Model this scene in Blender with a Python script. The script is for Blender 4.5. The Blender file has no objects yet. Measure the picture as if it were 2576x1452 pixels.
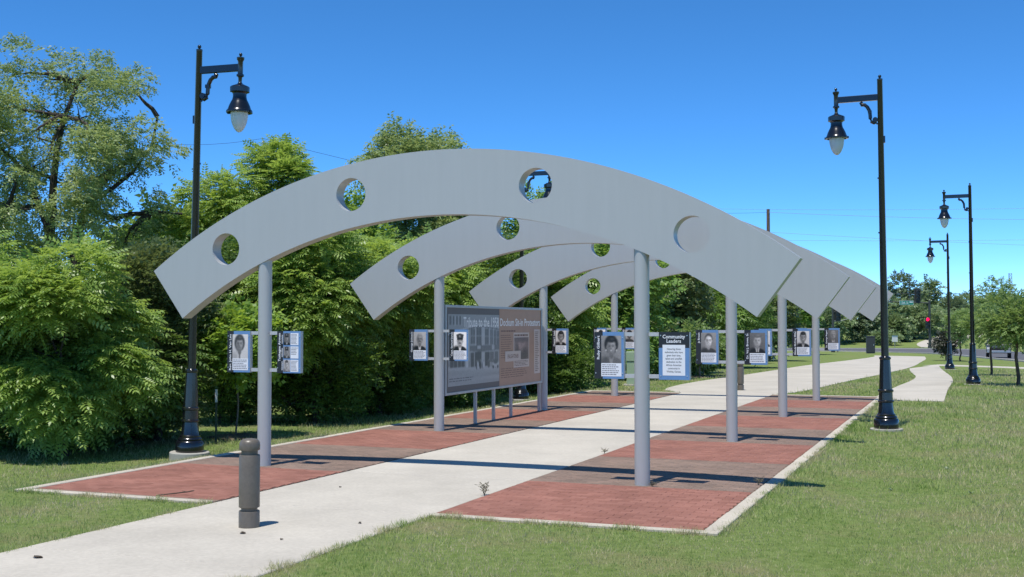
import bpy, bmesh, math, random
import numpy as np
from mathutils import Vector, Matrix, Euler

R = math.radians
sc = bpy.context.scene
col = sc.collection
rnd = random.Random(7)

# ------------------------------------------------------------------ camera
CAM_H = 2.1
F = 2943.0 / 2576.0                 # focal length in picture widths
cam_d = bpy.data.cameras.new('camera')
cam_d.sensor_width = 36.0
cam_d.lens = 36.0 * F
cam_d.clip_start = 0.05
cam_d.clip_end = 6000
cam = bpy.data.objects.new('camera', cam_d)
cam.location = (0, 0, CAM_H)
cam.rotation_euler = (R(90 + 1.767), 0, 0)
col.objects.link(cam)
sc.camera = cam

# ------------------------------------------------------------------ sky, sun, exposure
SH = (0.1727, 0.3028)               # shadow of a 1 m stick
sun_el = math.atan(1 / math.hypot(*SH))
sun_az = math.atan2(-SH[0], -SH[1])
world = bpy.data.worlds.new('World')
sc.world = world
world.use_nodes = True
wn = world.node_tree
wn.nodes.clear()
sky = wn.nodes.new('ShaderNodeTexSky')
sky.sky_type = 'NISHITA'
sky.sun_disc = False
sky.sun_elevation = sun_el
sky.sun_rotation = sun_az
sky.altitude = 4500
sky.air_density = 0.7
sky.dust_density = 0.0
sky.ozone_density = 7.0
bg = wn.nodes.new('ShaderNodeBackground')
bg.inputs[1].default_value = 0.15
wo = wn.nodes.new('ShaderNodeOutputWorld')
tint = wn.nodes.new('ShaderNodeHueSaturation')   # the camera's vivid rendering of a clear sky, the same in every direction
tint.inputs['Hue'].default_value = 0.495
tint.inputs['Saturation'].default_value = 1.16
tint.inputs['Value'].default_value = 1.3
wn.links.new(sky.outputs[0], tint.inputs['Color'])
wn.links.new(tint.outputs[0], bg.inputs[0])
wn.links.new(bg.outputs[0], wo.inputs[0])
sun_d = bpy.data.lights.new('sun', 'SUN')
sun_d.energy = 3.9
sun_d.angle = R(0.53)
sun_d.color = (1.0, 0.955, 0.89)
sun = bpy.data.objects.new('sun', sun_d)
sun.rotation_euler = Vector((SH[0], SH[1], -1)).to_track_quat('-Z', 'Y').to_euler()
sun.location = (-20, -30, 60)
col.objects.link(sun)
vs = sc.view_settings
vs.view_transform = 'Standard'
vs.look = 'None'
vs.exposure = 0.38
vs.gamma = 1.0
vs.use_curve_mapping = False

# ------------------------------------------------------------------ the plaza's own frame
TH = -0.374602261
P0 = Vector((-3.6605, 17.34535, 0))
CA, SA = math.cos(TH), math.sin(TH)


def pw(s, t, z=0.0):                # plaza coordinates to world
    return Vector((P0.x + s * CA - t * SA, P0.y + s * SA + t * CA, z))


def sstep(u):
    u = min(max(u, 0.0), 1.0)
    return u * u * (3 - 2 * u)


def terrain(y, x=None):
    z = terrain_y(y)
    if x is not None:               # the lawn drops a hand's breadth between the paving and the wood
        dx, dy = x - P0.x, y - P0.y
        s, t = dx * CA + dy * SA, -dx * SA + dy * CA
        z += (0.30 * sstep((s - 9.0) / 4.5) - 0.05 * sstep((s - 7.6) / 1.0) * (1 - sstep((s - 9.0) / 1.5))) * sstep((t + 16) / 5) * (1 - sstep((t - 4) / 10))   # shallow swale and low bank
        z -= 0.25 * sstep((-1.55 - s) / 1.1) * sstep((t + 7) / 6.5) * (1 - sstep((t - 19) / 8))
    return z


def terrain_y(y):
    if y < 36:
        return 0.0
    if y < 48:
        return -0.0122 * (y - 36) ** 2 / 24
    if y < 140:
        return -0.0732 - 0.0122 * (y - 48)
    if y < 165:
        return -1.196
    if y < 215:
        return -1.196 + 0.04 * (y - 165)
    return 0.804


def ax(v):                          # tangent of the bearing of a sight line measured in the photograph
    return (v - 1288) / 2943.0


# ------------------------------------------------------------------ materials
MATS = {}


def new_mat(name):
    m = bpy.data.materials.new(name)
    m.use_nodes = True
    MATS[name] = m
    nt = m.node_tree
    b = nt.nodes['Principled BSDF']
    return m, nt, b


def plain(name, c, rough=0.5, metal=0.0, spec=0.5, var=0.0, scale=6.0, bump=0.0, coat=0.0, dirt=None):
    m, nt, b = new_mat(name)
    b.inputs['Base Color'].default_value = (*c, 1)
    b.inputs['Roughness'].default_value = rough
    b.inputs['Metallic'].default_value = metal
    b.inputs['Specular IOR Level'].default_value = spec
    b.inputs['Coat Weight'].default_value = coat
    b.inputs['Coat Roughness'].default_value = 0.08
    if var or bump or dirt:
        tc = nt.nodes.new('ShaderNodeTexCoord')
        nz = nt.nodes.new('ShaderNodeTexNoise')
        nz.inputs['Scale'].default_value = scale
        nz.inputs['Detail'].default_value = 8
        nz.inputs['Roughness'].default_value = 0.65
        nt.links.new(tc.outputs['Object'], nz.inputs['Vector'])
        if var:
            rp = nt.nodes.new('ShaderNodeValToRGB')
            rp.color_ramp.elements[0].position = 0.3
            rp.color_ramp.elements[1].position = 0.7
            rp.color_ramp.elements[0].color = (*[x * (1 - var) for x in c], 1)
            rp.color_ramp.elements[1].color = (*[min(1, x * (1 + var)) for x in c], 1)
            nt.links.new(nz.outputs['Fac'], rp.inputs['Fac'])
            src = rp.outputs[0]
            if dirt:
                n2 = nt.nodes.new('ShaderNodeTexNoise')
                n2.inputs['Scale'].default_value = scale * 0.23
                n2.inputs['Detail'].default_value = 6
                nt.links.new(tc.outputs['Object'], n2.inputs['Vector'])
                r2 = nt.nodes.new('ShaderNodeValToRGB')
                r2.color_ramp.elements[0].position = 0.5
                r2.color_ramp.elements[1].position = 0.75
                nt.links.new(n2.outputs['Fac'], r2.inputs['Fac'])
                mx = nt.nodes.new('ShaderNodeMix')
                mx.data_type = 'RGBA'
                nt.links.new(r2.outputs[0], mx.inputs[0])
                nt.links.new(src, mx.inputs[6])
                mx.inputs[7].default_value = (*dirt, 1)
                src = mx.outputs[2]
            nt.links.new(src, b.inputs['Base Color'])
        if bump:
            bp = nt.nodes.new('ShaderNodeBump')
            bp.inputs['Strength'].default_value = bump
            bp.inputs['Distance'].default_value = 0.02
            nt.links.new(nz.outputs['Fac'], bp.inputs['Height'])
            nt.links.new(bp.outputs[0], b.inputs['Normal'])
    return m


def emit(name, c, s):
    m, nt, b = new_mat(name)
    b.inputs['Base Color'].default_value = (*c, 1)
    b.inputs['Emission Color'].default_value = (*c, 1)
    b.inputs['Emission Strength'].default_value = s
    return m


def leaf_mat(name, c1, c2, trans=0.35, rough=0.42, spec=0.45):
    """two-tone leaf: hue differs from leaf to leaf and from spray to spray"""
    m, nt, b = new_mat(name)
    N, L = nt.nodes, nt.links
    geo = N.new('ShaderNodeNewGeometry')
    tc = N.new('ShaderNodeTexCoord')
    nz = N.new('ShaderNodeTexNoise')
    nz.inputs['Scale'].default_value = 0.9
    nz.inputs['Detail'].default_value = 3
    L.new(tc.outputs['Object'], nz.inputs['Vector'])
    ad = N.new('ShaderNodeMath')
    ad.operation = 'MULTIPLY_ADD'
    L.new(geo.outputs['Random Per Island'], ad.inputs[0])
    ad.inputs[1].default_value = 0.6
    sb = N.new('ShaderNodeMath')
    sb.operation = 'SUBTRACT'
    L.new(nz.outputs['Fac'], sb.inputs[0])
    sb.inputs[1].default_value = 0.28
    L.new(sb.outputs[0], ad.inputs[2])
    mx = N.new('ShaderNodeMix')
    mx.data_type = 'RGBA'
    mx.clamp_factor = True
    L.new(ad.outputs[0], mx.inputs[0])
    mx.inputs[6].default_value = (*c1, 1)
    mx.inputs[7].default_value = (*c2, 1)
    L.new(mx.outputs[2], b.inputs['Base Color'])
    b.inputs['Roughness'].default_value = rough
    b.inputs['Specular IOR Level'].default_value = spec
    tr = N.new('ShaderNodeBsdfTranslucent')
    hs = N.new('ShaderNodeHueSaturation')
    hs.inputs['Hue'].default_value = 0.48
    hs.inputs['Saturation'].default_value = 1.1
    hs.inputs['Value'].default_value = 1.5
    L.new(mx.outputs[2], hs.inputs['Color'])
    L.new(hs.outputs[0], tr.inputs['Color'])
    ms = N.new('ShaderNodeMixShader')
    ms.inputs[0].default_value = trans
    L.new(b.outputs[0], ms.inputs[1])
    L.new(tr.outputs[0], ms.inputs[2])
    L.new(ms.outputs[0], N['Material Output'].inputs['Surface'])
    return m


def ground_mat():
    m, nt, b = new_mat('lawn_soil')
    N, L = nt.nodes, nt.links
    tc = N.new('ShaderNodeTexCoord')

    def noise(s, d=6, r=0.6):
        n = N.new('ShaderNodeTexNoise')
        n.inputs['Scale'].default_value = s
        n.inputs['Detail'].default_value = d
        n.inputs['Roughness'].default_value = r
        L.new(tc.outputs['Object'], n.inputs['Vector'])
        return n.outputs['Fac']

    def ramp(src, a, bb, ca, cb):
        r = N.new('ShaderNodeValToRGB')
        r.color_ramp.elements[0].position = a
        r.color_ramp.elements[1].position = bb
        r.color_ramp.elements[0].color = (*ca, 1)
        r.color_ramp.elements[1].color = (*cb, 1)
        L.new(src, r.inputs['Fac'])
        return r.outputs[0]
    green = ramp(noise(9), 0.3, 0.7, (0.12, 0.18, 0.04), (0.22, 0.28, 0.09))
    straw = ramp(noise(30), 0.3, 0.7, (0.20, 0.185, 0.09), (0.31, 0.27, 0.15))
    pat = ramp(noise(0.55, 8, 0.68), 0.50, 0.72, (0, 0, 0), (1, 1, 1))
    mx = N.new('ShaderNodeMix')
    mx.data_type = 'RGBA'
    L.new(pat, mx.inputs[0])
    L.new(green, mx.inputs[6])
    L.new(straw, mx.inputs[7])
    L.new(mx.outputs[2], b.inputs['Base Color'])
    b.inputs['Roughness'].default_value = 0.95
    b.inputs['Specular IOR Level'].default_value = 0.1
    bp = N.new('ShaderNodeBump')
    bp.inputs['Strength'].default_value = 0.8
    bp.inputs['Distance'].default_value = 0.04
    L.new(noise(60, 4), bp.inputs['Height'])
    L.new(bp.outputs[0], b.inputs['Normal'])
    return m


def blade_mat():
    m, nt, b = new_mat('grass_blade')
    N, L = nt.nodes, nt.links
    tc = N.new('ShaderNodeTexCoord')
    geo = N.new('ShaderNodeNewGeometry')
    n = N.new('ShaderNodeTexNoise')
    n.inputs['Scale'].default_value = 0.62
    n.inputs['Detail'].default_value = 8
    n.inputs['Roughness'].default_value = 0.72
    mp = N.new('ShaderNodeMapping')          # worn and lush streaks run along the row of arches, the way it is mown
    mp.inputs['Rotation'].default_value = (0, 0, -TH)
    mp.inputs['Scale'].default_value = (1.0, 0.42, 1.0)
    L.new(tc.outputs['Object'], mp.inputs[0])
    L.new(mp.outputs[0], n.inputs['Vector'])
    ad = N.new('ShaderNodeMath')
    ad.operation = 'MULTIPLY_ADD'
    L.new(geo.outputs['Random Per Island'], ad.inputs[0])
    ad.inputs[1].default_value = 0.22
    n3 = N.new('ShaderNodeTexNoise')
    n3.inputs['Scale'].default_value = 3.3
    n3.inputs['Detail'].default_value = 6
    n3.inputs['Roughness'].default_value = 0.7
    L.new(tc.outputs['Object'], n3.inputs['Vector'])
    mm = N.new('ShaderNodeMath')
    mm.operation = 'MULTIPLY_ADD'
    L.new(n3.outputs['Fac'], mm.inputs[0])
    mm.inputs[1].default_value = 0.9
    mm.inputs[2].default_value = -0.45
    m2 = N.new('ShaderNodeMath')
    m2.operation = 'ADD'
    m3 = N.new('ShaderNodeMath')
    m3.operation = 'MULTIPLY_ADD'
    L.new(n.outputs['Fac'], m3.inputs[0])
    m3.inputs[1].default_value = 1.9
    m3.inputs[2].default_value = -0.395
    L.new(mm.outputs[0], m2.inputs[0])
    L.new(m3.outputs[0], m2.inputs[1])
    L.new(m2.outputs[0], ad.inputs[2])
    rp = N.new('ShaderNodeValToRGB')
    e = rp.color_ramp.elements
    e[0].position = 0.37
    e[0].color = (0.18, 0.295, 0.055, 1)
    e[1].position = 0.84
    e[1].color = (0.54, 0.48, 0.29, 1)
    k = rp.color_ramp.elements.new(0.54)
    k.color = (0.31, 0.405, 0.13, 1)
    k = rp.color_ramp.elements.new(0.68)
    k.color = (0.43, 0.44, 0.20, 1)
    L.new(ad.outputs[0], rp.inputs['Fac'])
    L.new(rp.outputs[0], b.inputs['Base Color'])
    b.inputs['Roughness'].default_value = 0.6
    b.inputs['Specular IOR Level'].default_value = 0.3
    tr = N.new('ShaderNodeBsdfTranslucent')
    L.new(rp.outputs[0], tr.inputs['Color'])
    ms = N.new('ShaderNodeMixShader')
    ms.inputs[0].default_value = 0.35
    L.new(b.outputs[0], ms.inputs[1])
    L.new(tr.outputs[0], ms.inputs[2])
    L.new(ms.outputs[0], N['Material Output'].inputs['Surface'])
    return m


def paver_mat(name, c1, c2, c3):
    """each paver its own shade (by its place on the plaza), fine grit on top"""
    m, nt, b = new_mat(name)
    N, L = nt.nodes, nt.links
    geo = N.new('ShaderNodeNewGeometry')
    wn_ = N.new('ShaderNodeTexWhiteNoise')
    wn_.noise_dimensions = '3D'
    at = N.new('ShaderNodeAttribute')
    at.attribute_name = 'tone'
    oi = N.new('ShaderNodeObjectInfo')
    cmb = N.new('ShaderNodeCombineXYZ')
    L.new(at.outputs['Fac'], cmb.inputs[0])
    L.new(oi.outputs['Random'], cmb.inputs[1])
    L.new(cmb.outputs[0], wn_.inputs['Vector'])
    rp = N.new('ShaderNodeValToRGB')
    e = rp.color_ramp.elements
    e[0].color = (*c1, 1)
    e[1].color = (*c3, 1)
    k = e.new(0.5)
    k.color = (*c2, 1)
    L.new(wn_.outputs['Value'], rp.inputs['Fac'])
    nz = N.new('ShaderNodeTexNoise')
    nz.inputs['Scale'].default_value = 1.1
    nz.inputs['Detail'].default_value = 9
    nz.inputs['Roughness'].default_value = 0.7
    L.new(geo.outputs['Position'], nz.inputs['Vector'])
    hs = N.new('ShaderNodeHueSaturation')
    mr = N.new('ShaderNodeMapRange')
    mr.inputs[1].default_value = 0.3
    mr.inputs[2].default_value = 0.7
    mr.inputs[3].default_value = 0.8
    mr.inputs[4].default_value = 1.2
    L.new(nz.outputs['Fac'], mr.inputs[0])
    L.new(mr.outputs[0], hs.inputs['Value'])
    L.new(rp.outputs[0], hs.inputs['Color'])
    L.new(hs.outputs[0], b.inputs['Base Color'])
    b.inputs['Roughness'].default_value = 0.85
    b.inputs['Specular IOR Level'].default_value = 0.25
    n2 = N.new('ShaderNodeTexNoise')
    n2.inputs['Scale'].default_value = 160
    L.new(geo.outputs['Position'], n2.inputs['Vector'])
    bp = N.new('ShaderNodeBump')
    bp.inputs['Strength'].default_value = 0.25
    bp.inputs['Distance'].default_value = 0.01
    L.new(n2.outputs['Fac'], bp.inputs['Height'])
    L.new(bp.outputs[0], b.inputs['Normal'])
    return m


def concrete_mat(name, c):
    m, nt, b = new_mat(name)
    N, L = nt.nodes, nt.links
    geo = N.new('ShaderNodeNewGeometry')

    def noise(s, d=8, r=0.65):
        n = N.new('ShaderNodeTexNoise')
        n.inputs['Scale'].default_value = s
        n.inputs['Detail'].default_value = d
        n.inputs['Roughness'].default_value = r
        L.new(geo.outputs['Position'], n.inputs['Vector'])
        return n.outputs['Fac']

    def mr(src, lo, hi, a=0.3, z=0.7):
        k = N.new('ShaderNodeMapRange')
        k.inputs[1].default_value = a
        k.inputs[2].default_value = z
        k.inputs[3].default_value = lo
        k.inputs[4].default_value = hi
        L.new(src, k.inputs[0])
        return k.outputs[0]

    def mul(x, y):
        k = N.new('ShaderNodeMath')
        k.operation = 'MULTIPLY'
        L.new(x, k.inputs[0])
        L.new(y, k.inputs[1])
        return k.outputs[0]
    oi = N.new('ShaderNodeObjectInfo')
    v = mul(mr(noise(0.7), 0.86, 1.08), mr(noise(22), 0.9, 1.08))
    v = mul(v, mr(oi.outputs['Random'], 0.94, 1.03, 0, 1))
    spots = mr(noise(7, 10, 0.8), 1.0, 0.72, 0.66, 0.78)
    v = mul(v, spots)
    hs = N.new('ShaderNodeHueSaturation')
    hs.inputs['Color'].default_value = (*c, 1)
    L.new(v, hs.inputs['Value'])
    L.new(hs.outputs[0], b.inputs['Base Color'])
    b.inputs['Roughness'].default_value = 0.9
    b.inputs['Specular IOR Level'].default_value = 0.2
    bp = N.new('ShaderNodeBump')
    bp.inputs['Strength'].default_value = 0.3
    bp.inputs['Distance'].default_value = 0.01
    L.new(noise(90), bp.inputs['Height'])
    L.new(bp.outputs[0], b.inputs['Normal'])
    return m


def bark_mat(name, c1, c2):
    m, nt, b = new_mat(name)
    N, L = nt.nodes, nt.links
    tc = N.new('ShaderNodeTexCoord')
    mp = N.new('ShaderNodeMapping')
    mp.inputs['Scale'].default_value = (9, 9, 1.6)
    L.new(tc.outputs['Object'], mp.inputs[0])
    nz = N.new('ShaderNodeTexNoise')
    nz.inputs['Scale'].default_value = 3
    nz.inputs['Detail'].default_value = 8
    L.new(mp.outputs[0], nz.inputs['Vector'])
    rp = N.new('ShaderNodeValToRGB')
    rp.color_ramp.elements[0].position = 0.35
    rp.color_ramp.elements[1].position = 0.7
    rp.color_ramp.elements[0].color = (*c1, 1)
    rp.color_ramp.elements[1].color = (*c2, 1)
    L.new(nz.outputs['Fac'], rp.inputs['Fac'])
    L.new(rp.outputs[0], b.inputs['Base Color'])
    b.inputs['Roughness'].default_value = 0.9
    bp = N.new('ShaderNodeBump')
    bp.inputs['Strength'].default_value = 0.8
    bp.inputs['Distance'].default_value = 0.03
    L.new(nz.outputs['Fac'], bp.inputs['Height'])
    L.new(bp.outputs[0], b.inputs['Normal'])
    return m


ground_mat()
blade_mat()
concrete_mat('path_concrete', (0.49, 0.455, 0.385))
concrete_mat('edge_concrete', (0.50, 0.455, 0.37))
concrete_mat('footing_concrete', (0.40, 0.385, 0.34))
paver_mat('red_paver', (0.235, 0.104, 0.075), (0.27, 0.122, 0.090), (0.30, 0.14, 0.104))
paver_mat('grey_paver', (0.19, 0.138, 0.106), (0.222, 0.16, 0.124), (0.248, 0.172, 0.132))
plain('joint_sand', (0.15, 0.10, 0.075), 0.95, var=0.3, scale=20)
plain('asphalt', (0.10, 0.10, 0.105), 0.85, var=0.2, scale=2, bump=0.2)
plain('arch_paint', (0.435, 0.445, 0.43), 0.42, metal=0.15, spec=0.5, var=0.022, scale=3.5, bump=0.0)
nt_ = MATS['arch_paint'].node_tree            # faint vertical rain streaks in the coating
for nd in nt_.nodes:
    if nd.type == 'TEX_NOISE':
        mp_ = nt_.nodes.new('ShaderNodeMapping')
        mp_.inputs['Scale'].default_value = (2.4, 2.4, .22)
        nt_.links.new(nd.inputs['Vector'].links[0].from_socket, mp_.inputs[0])
        nt_.links.new(mp_.outputs[0], nd.inputs['Vector'])
plain('rail_aluminium', (0.52, 0.53, 0.52), 0.45, metal=0.3)
plain('frame_aluminium', (0.40, 0.41, 0.42), 0.4, metal=0.5)
plain('lamp_black', (0.006, 0.007, 0.010), 0.22, spec=0.5, coat=0.5)
plain('bollard_paint', (0.125, 0.106, 0.08), 0.38, spec=0.5, var=0.12, scale=30, dirt=(0.15, 0.128, 0.10))
plain('panel_black', (0.018, 0.018, 0.022), 0.35)
plain('panel_blue', (0.13, 0.26, 0.48), 0.35, var=0.05, scale=8)
plain('panel_white', (0.78, 0.80, 0.82), 0.4)
plain('print_ink', (0.09, 0.09, 0.10), 0.5)
plain('print_grey_ink', (0.25, 0.25, 0.27), 0.5)
for i, g in enumerate((0.014, 0.055, 0.125, 0.24, 0.40, 0.58, 0.78)):
    plain('photo_%d' % i, (g * 1.03, g, g * 1.01), 0.4)
plain('board_brown', (0.12, 0.10, 0.09), 0.5)
plain('board_orange', (0.45, 0.265, 0.165), 0.5, var=0.06, scale=3)
plain('board_title', (0.86, 0.82, 0.76), 0.5)
plain('board_ink', (0.17, 0.075, 0.04), 0.5)
plain('board_cream', (0.62, 0.50, 0.41), 0.5)
plain('board_news', (0.24, 0.135, 0.115), 0.5)
plain('bolt_steel', (0.55, 0.56, 0.58), 0.3, metal=0.8)
bark_mat('bark_dark', (0.030, 0.024, 0.018), (0.085, 0.068, 0.052))
bark_mat('bark_pale', (0.12, 0.10, 0.08), (0.28, 0.25, 0.21))
bark_mat('bark_young', (0.07, 0.045, 0.032), (0.15, 0.105, 0.08))
bark_mat('pole_wood', (0.10, 0.065, 0.045), (0.20, 0.14, 0.10))
plain('mulch', (0.16, 0.115, 0.075), 0.95, var=0.5, scale=40, bump=1.0)
leaf_mat('leaf_pinnate', (0.125, 0.235, 0.04), (0.38, 0.51, 0.135), 0.44, 0.38, 0.6)
leaf_mat('leaf_shade', (0.07, 0.145, 0.028), (0.165, 0.26, 0.06), 0.38)  # shade under the overhanging crowns is put into this darker leaf colour
leaf_mat('leaf_silver', (0.17, 0.25, 0.08), (0.35, 0.43, 0.18), 0.42)
leaf_mat('leaf_maple', (0.12, 0.24, 0.035), (0.32, 0.46, 0.09), 0.42)
leaf_mat('leaf_willow', (0.105, 0.21, 0.04), (0.26, 0.40, 0.10), 0.4)
leaf_mat('leaf_olive', (0.085, 0.13, 0.04), (0.19, 0.24, 0.085), 0.32)
leaf_mat('leaf_dark', (0.018, 0.026, 0.012), (0.04, 0.045, 0.02), 0.2)
leaf_mat('leaf_young', (0.12, 0.21, 0.05), (0.28, 0.38, 0.14), 0.42)
leaf_mat('leaf_far', (0.115, 0.185, 0.075), (0.24, 0.32, 0.14), 0.32)  # paling by distant haze is painted into the far leaf colours
leaf_mat('leaf_far_dark', (0.095, 0.15, 0.075), (0.19, 0.25, 0.125), 0.32)  # duller far green, haze likewise put into the colour
plain('cabinet_dark', (0.035, 0.04, 0.045), 0.5)
plain('pedestal_green', (0.30, 0.40, 0.27), 0.45, var=0.06, scale=5)
plain('signal_metal', (0.035, 0.04, 0.035), 0.5)
plain('signal_pole_metal', (0.045, 0.05, 0.045), 0.5)
plain('street_green', (0.01, 0.22, 0.14), 0.4)
plain('pvc_white', (0.65, 0.65, 0.62), 0.5)
plain('stake_green', (0.03, 0.055, 0.035), 0.6)
plain('car_paint', (0.055, 0.058, 0.062), 0.25, coat=0.7, spec=0.5)
plain('car_glass', (0.015, 0.018, 0.02), 0.05, spec=0.7)
plain('tyre', (0.012, 0.012, 0.012), 0.8)
plain('wheel_rim', (0.5, 0.5, 0.5), 0.3, metal=0.8)
plain('tail_red', (0.35, 0.02, 0.02), 0.3)
plain('wire_black', (0.02, 0.02, 0.02), 0.6)
plain('wire_far', (0.30, 0.34, 0.40), 0.6)
plain('galvanised', (0.30, 0.32, 0.34), 0.5, metal=0.4)
plain('dead_leaf', (0.06, 0.045, 0.03), 0.8)
plain('weed', (0.16, 0.14, 0.085), 0.8)
plain('pale_weed', (0.27, 0.34, 0.22), 0.7)
plain('kerb_concrete', (0.42, 0.40, 0.36), 0.9, var=0.1, scale=2)
emit('signal_red_lit', (1.0, 0.0, 0.04), 4.0)
plain('lens_off', (0.03, 0.03, 0.03), 0.3)

for nm_, tint_ in (('photo_print', (1.0, .95, .90)), ('news_print', (.95, .62, .50))):
    m, nt, b = new_mat(nm_)         # ink tone of the printed photographs
    at = nt.nodes.new('ShaderNodeAttribute')
    at.attribute_name = 'ink'
    mx = nt.nodes.new('ShaderNodeMix')
    mx.data_type = 'RGBA'
    mx.blend_type = 'MULTIPLY'
    mx.inputs[0].default_value = 1.0
    nt.links.new(at.outputs['Color'], mx.inputs[6])
    mx.inputs[7].default_value = (*tint_, 1)
    nt.links.new(mx.outputs[2], b.inputs['Base Color'])
    b.inputs['Roughness'].default_value = 0.4
m, nt, b = new_mat('globe_glass')   # frosted white acrylic of the lamp globes
b.inputs['Base Color'].default_value = (0.76, 0.79, 0.78, 1)
b.inputs['Roughness'].default_value = 0.25
b.inputs['Transmission Weight'].default_value = 0.2
b.inputs['IOR'].default_value = 1.3
b.inputs['Subsurface Weight'].default_value = 0.0


# ------------------------------------------------------------------ helpers
def tag(o, label=None, cat=None, group=None, kind=None):
    if label:
        o['label'] = label
    if cat:
        o['category'] = cat
    if group:
        o['group'] = group
    if kind:
        o['kind'] = kind
    return o


def empty(name, loc=(0, 0, 0), rz=0.0):
    o = bpy.data.objects.new(name, None)
    o.empty_display_size = 0.2
    o.location = loc
    o.rotation_euler = (0, 0, rz)
    col.objects.link(o)
    return o


class MB:
    """collects polygons; build() links them as one mesh object"""

    def __init__(self):
        self.v, self.f, self.m, self.s = [], [], [], []

    def add(self, vs_, fs, mi=0, smooth=False):
        k = len(self.v)
        self.v += [tuple(p) for p in vs_]
        for f in fs:
            self.f.append([i + k for i in f])
            self.m.append(mi)
            self.s.append(smooth)
        return self

    def box(self, x0, x1, y0, y1, z0, z1, mi=0):
        vs_ = [(x, y, z) for z in (z0, z1) for y in (y0, y1) for x in (x0, x1)]
        return self.add(vs_, [(0, 2, 3, 1), (4, 5, 7, 6), (0, 1, 5, 4), (2, 6, 7, 3), (0, 4, 6, 2), (1, 3, 7, 5)], mi)

    def slab(self, x0, x1, y0, y1, z0, z1, c=0.006, mi=0):
        """box with chamfered top edges and no bottom"""
        vs_ = [(x0, y0, z0), (x1, y0, z0), (x1, y1, z0), (x0, y1, z0),
               (x0, y0, z1 - c), (x1, y0, z1 - c), (x1, y1, z1 - c), (x0, y1, z1 - c),
               (x0 + c, y0 + c, z1), (x1 - c, y0 + c, z1), (x1 - c, y1 - c, z1), (x0 + c, y1 - c, z1)]
        fs = [(8, 9, 10, 11)]
        for i in range(4):
            j = (i + 1) % 4
            fs.append((i, j, j + 4, i + 4))
            fs.append((i + 4, j + 4, j + 8, i + 8))
        return self.add(vs_, fs, mi)

    def lathe(self, prof, n=24, c=(0, 0), mi=0, smooth=True, cap0=True, cap1=True):
        vs_, fs = [], []
        for r, z in prof:
            for i in range(n):
                a = 2 * math.pi * i / n
                vs_.append((c[0] + r * math.cos(a), c[1] + r * math.sin(a), z))
        for j in range(len(prof) - 1):
            for i in range(n):
                k = (i + 1) % n
                fs.append((j * n + i, j * n + k, (j + 1) * n + k, (j + 1) * n + i))
        if cap0:
            fs.append(tuple(range(n - 1, -1, -1)))
        if cap1:
            q = (len(prof) - 1) * n
            fs.append(tuple(range(q, q + n)))
        return self.add(vs_, fs, mi, smooth)

    def tube(self, pts, rad, n=8, mi=0, smooth=True, caps=True):
        pts = [Vector(p) for p in pts]
        if not hasattr(rad, '__len__'):
            rad = [rad] * len(pts)
        vs_, fs = [], []
        up = Vector((0.31, 0.17, 0.93))
        for i, p in enumerate(pts):
            d = (pts[min(i + 1, len(pts) - 1)] - pts[max(i - 1, 0)])
            d.normalize()
            if abs(d.dot(up)) > 0.95:
                up = Vector((0.9, 0.3, 0.1))
            x = d.cross(up).normalized()
            y = d.cross(x)
            for k in range(n):
                a = 2 * math.pi * k / n
                vs_.append(p + (x * math.cos(a) + y * math.sin(a)) * rad[i])
        for j in range(len(pts) - 1):
            for k in range(n):
                q = (k + 1) % n
                fs.append((j * n + k, j * n + q, (j + 1) * n + q, (j + 1) * n + k))
        if caps:
            fs.append(tuple(range(n - 1, -1, -1)))
            q = (len(pts) - 1) * n
            fs.append(tuple(range(q, q + n)))
        return self.add(vs_, fs, mi, smooth)

    def poly(self, pts, y, mi=0):
        """flat print polygon given as (x, z) on the plane y, facing -y"""
        return self.add([(x, y, z) for x, z in pts], [tuple(range(len(pts)))], mi)

    def rect(self, x0, x1, z0, z1, y, mi=0):
        return self.poly([(x0, z0), (x1, z0), (x1, z1), (x0, z1)], y, mi)

    def disc(self, cx, cz, rx, rz_, y, mi=0, n=20, a0=0, a1=360):
        n_ = n if a1 - a0 >= 360 else n + 1
        st = (a1 - a0) / n
        return self.poly([(cx + rx * math.cos(R(a0 + st * i)), cz + rz_ * math.sin(R(a0 + st * i))) for i in range(n_)], y, mi)

    def mesh(self, name, mats):
        me = bpy.data.meshes.new(name)
        me.from_pydata(self.v, [], self.f)
        for mm in mats:
            me.materials.append(MATS[mm])
        me.polygons.foreach_set('material_index', self.m)
        me.polygons.foreach_set('use_smooth', self.s)
        if any(self.s):
            me.set_sharp_from_angle(angle=R(38))
        me.update()
        return me

    def build(self, name, mats, parent=None, loc=None, rz=None, bevel=0.0):
        if isinstance(mats, str):
            mats = [mats]
        o = bpy.data.objects.new(name, self.mesh(name, mats))
        col.objects.link(o)
        if parent is not None:
            o.parent = parent
        if loc is not None:
            o.location = loc
        if rz is not None:
            o.rotation_euler = (0, 0, rz)
        if bevel:
            md = o.modifiers.new('bevel', 'BEVEL')
            md.width = bevel
            md.segments = 2
            md.limit_method = 'ANGLE'
            md.angle_limit = R(50)
        return o


def copy_tree(o, parent=None):
    c_ = o.copy()
    col.objects.link(c_)
    if parent is not None:
        c_.parent = parent
    for ch in list(o.children):
        copy_tree(ch, c_)
    return c_


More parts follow.
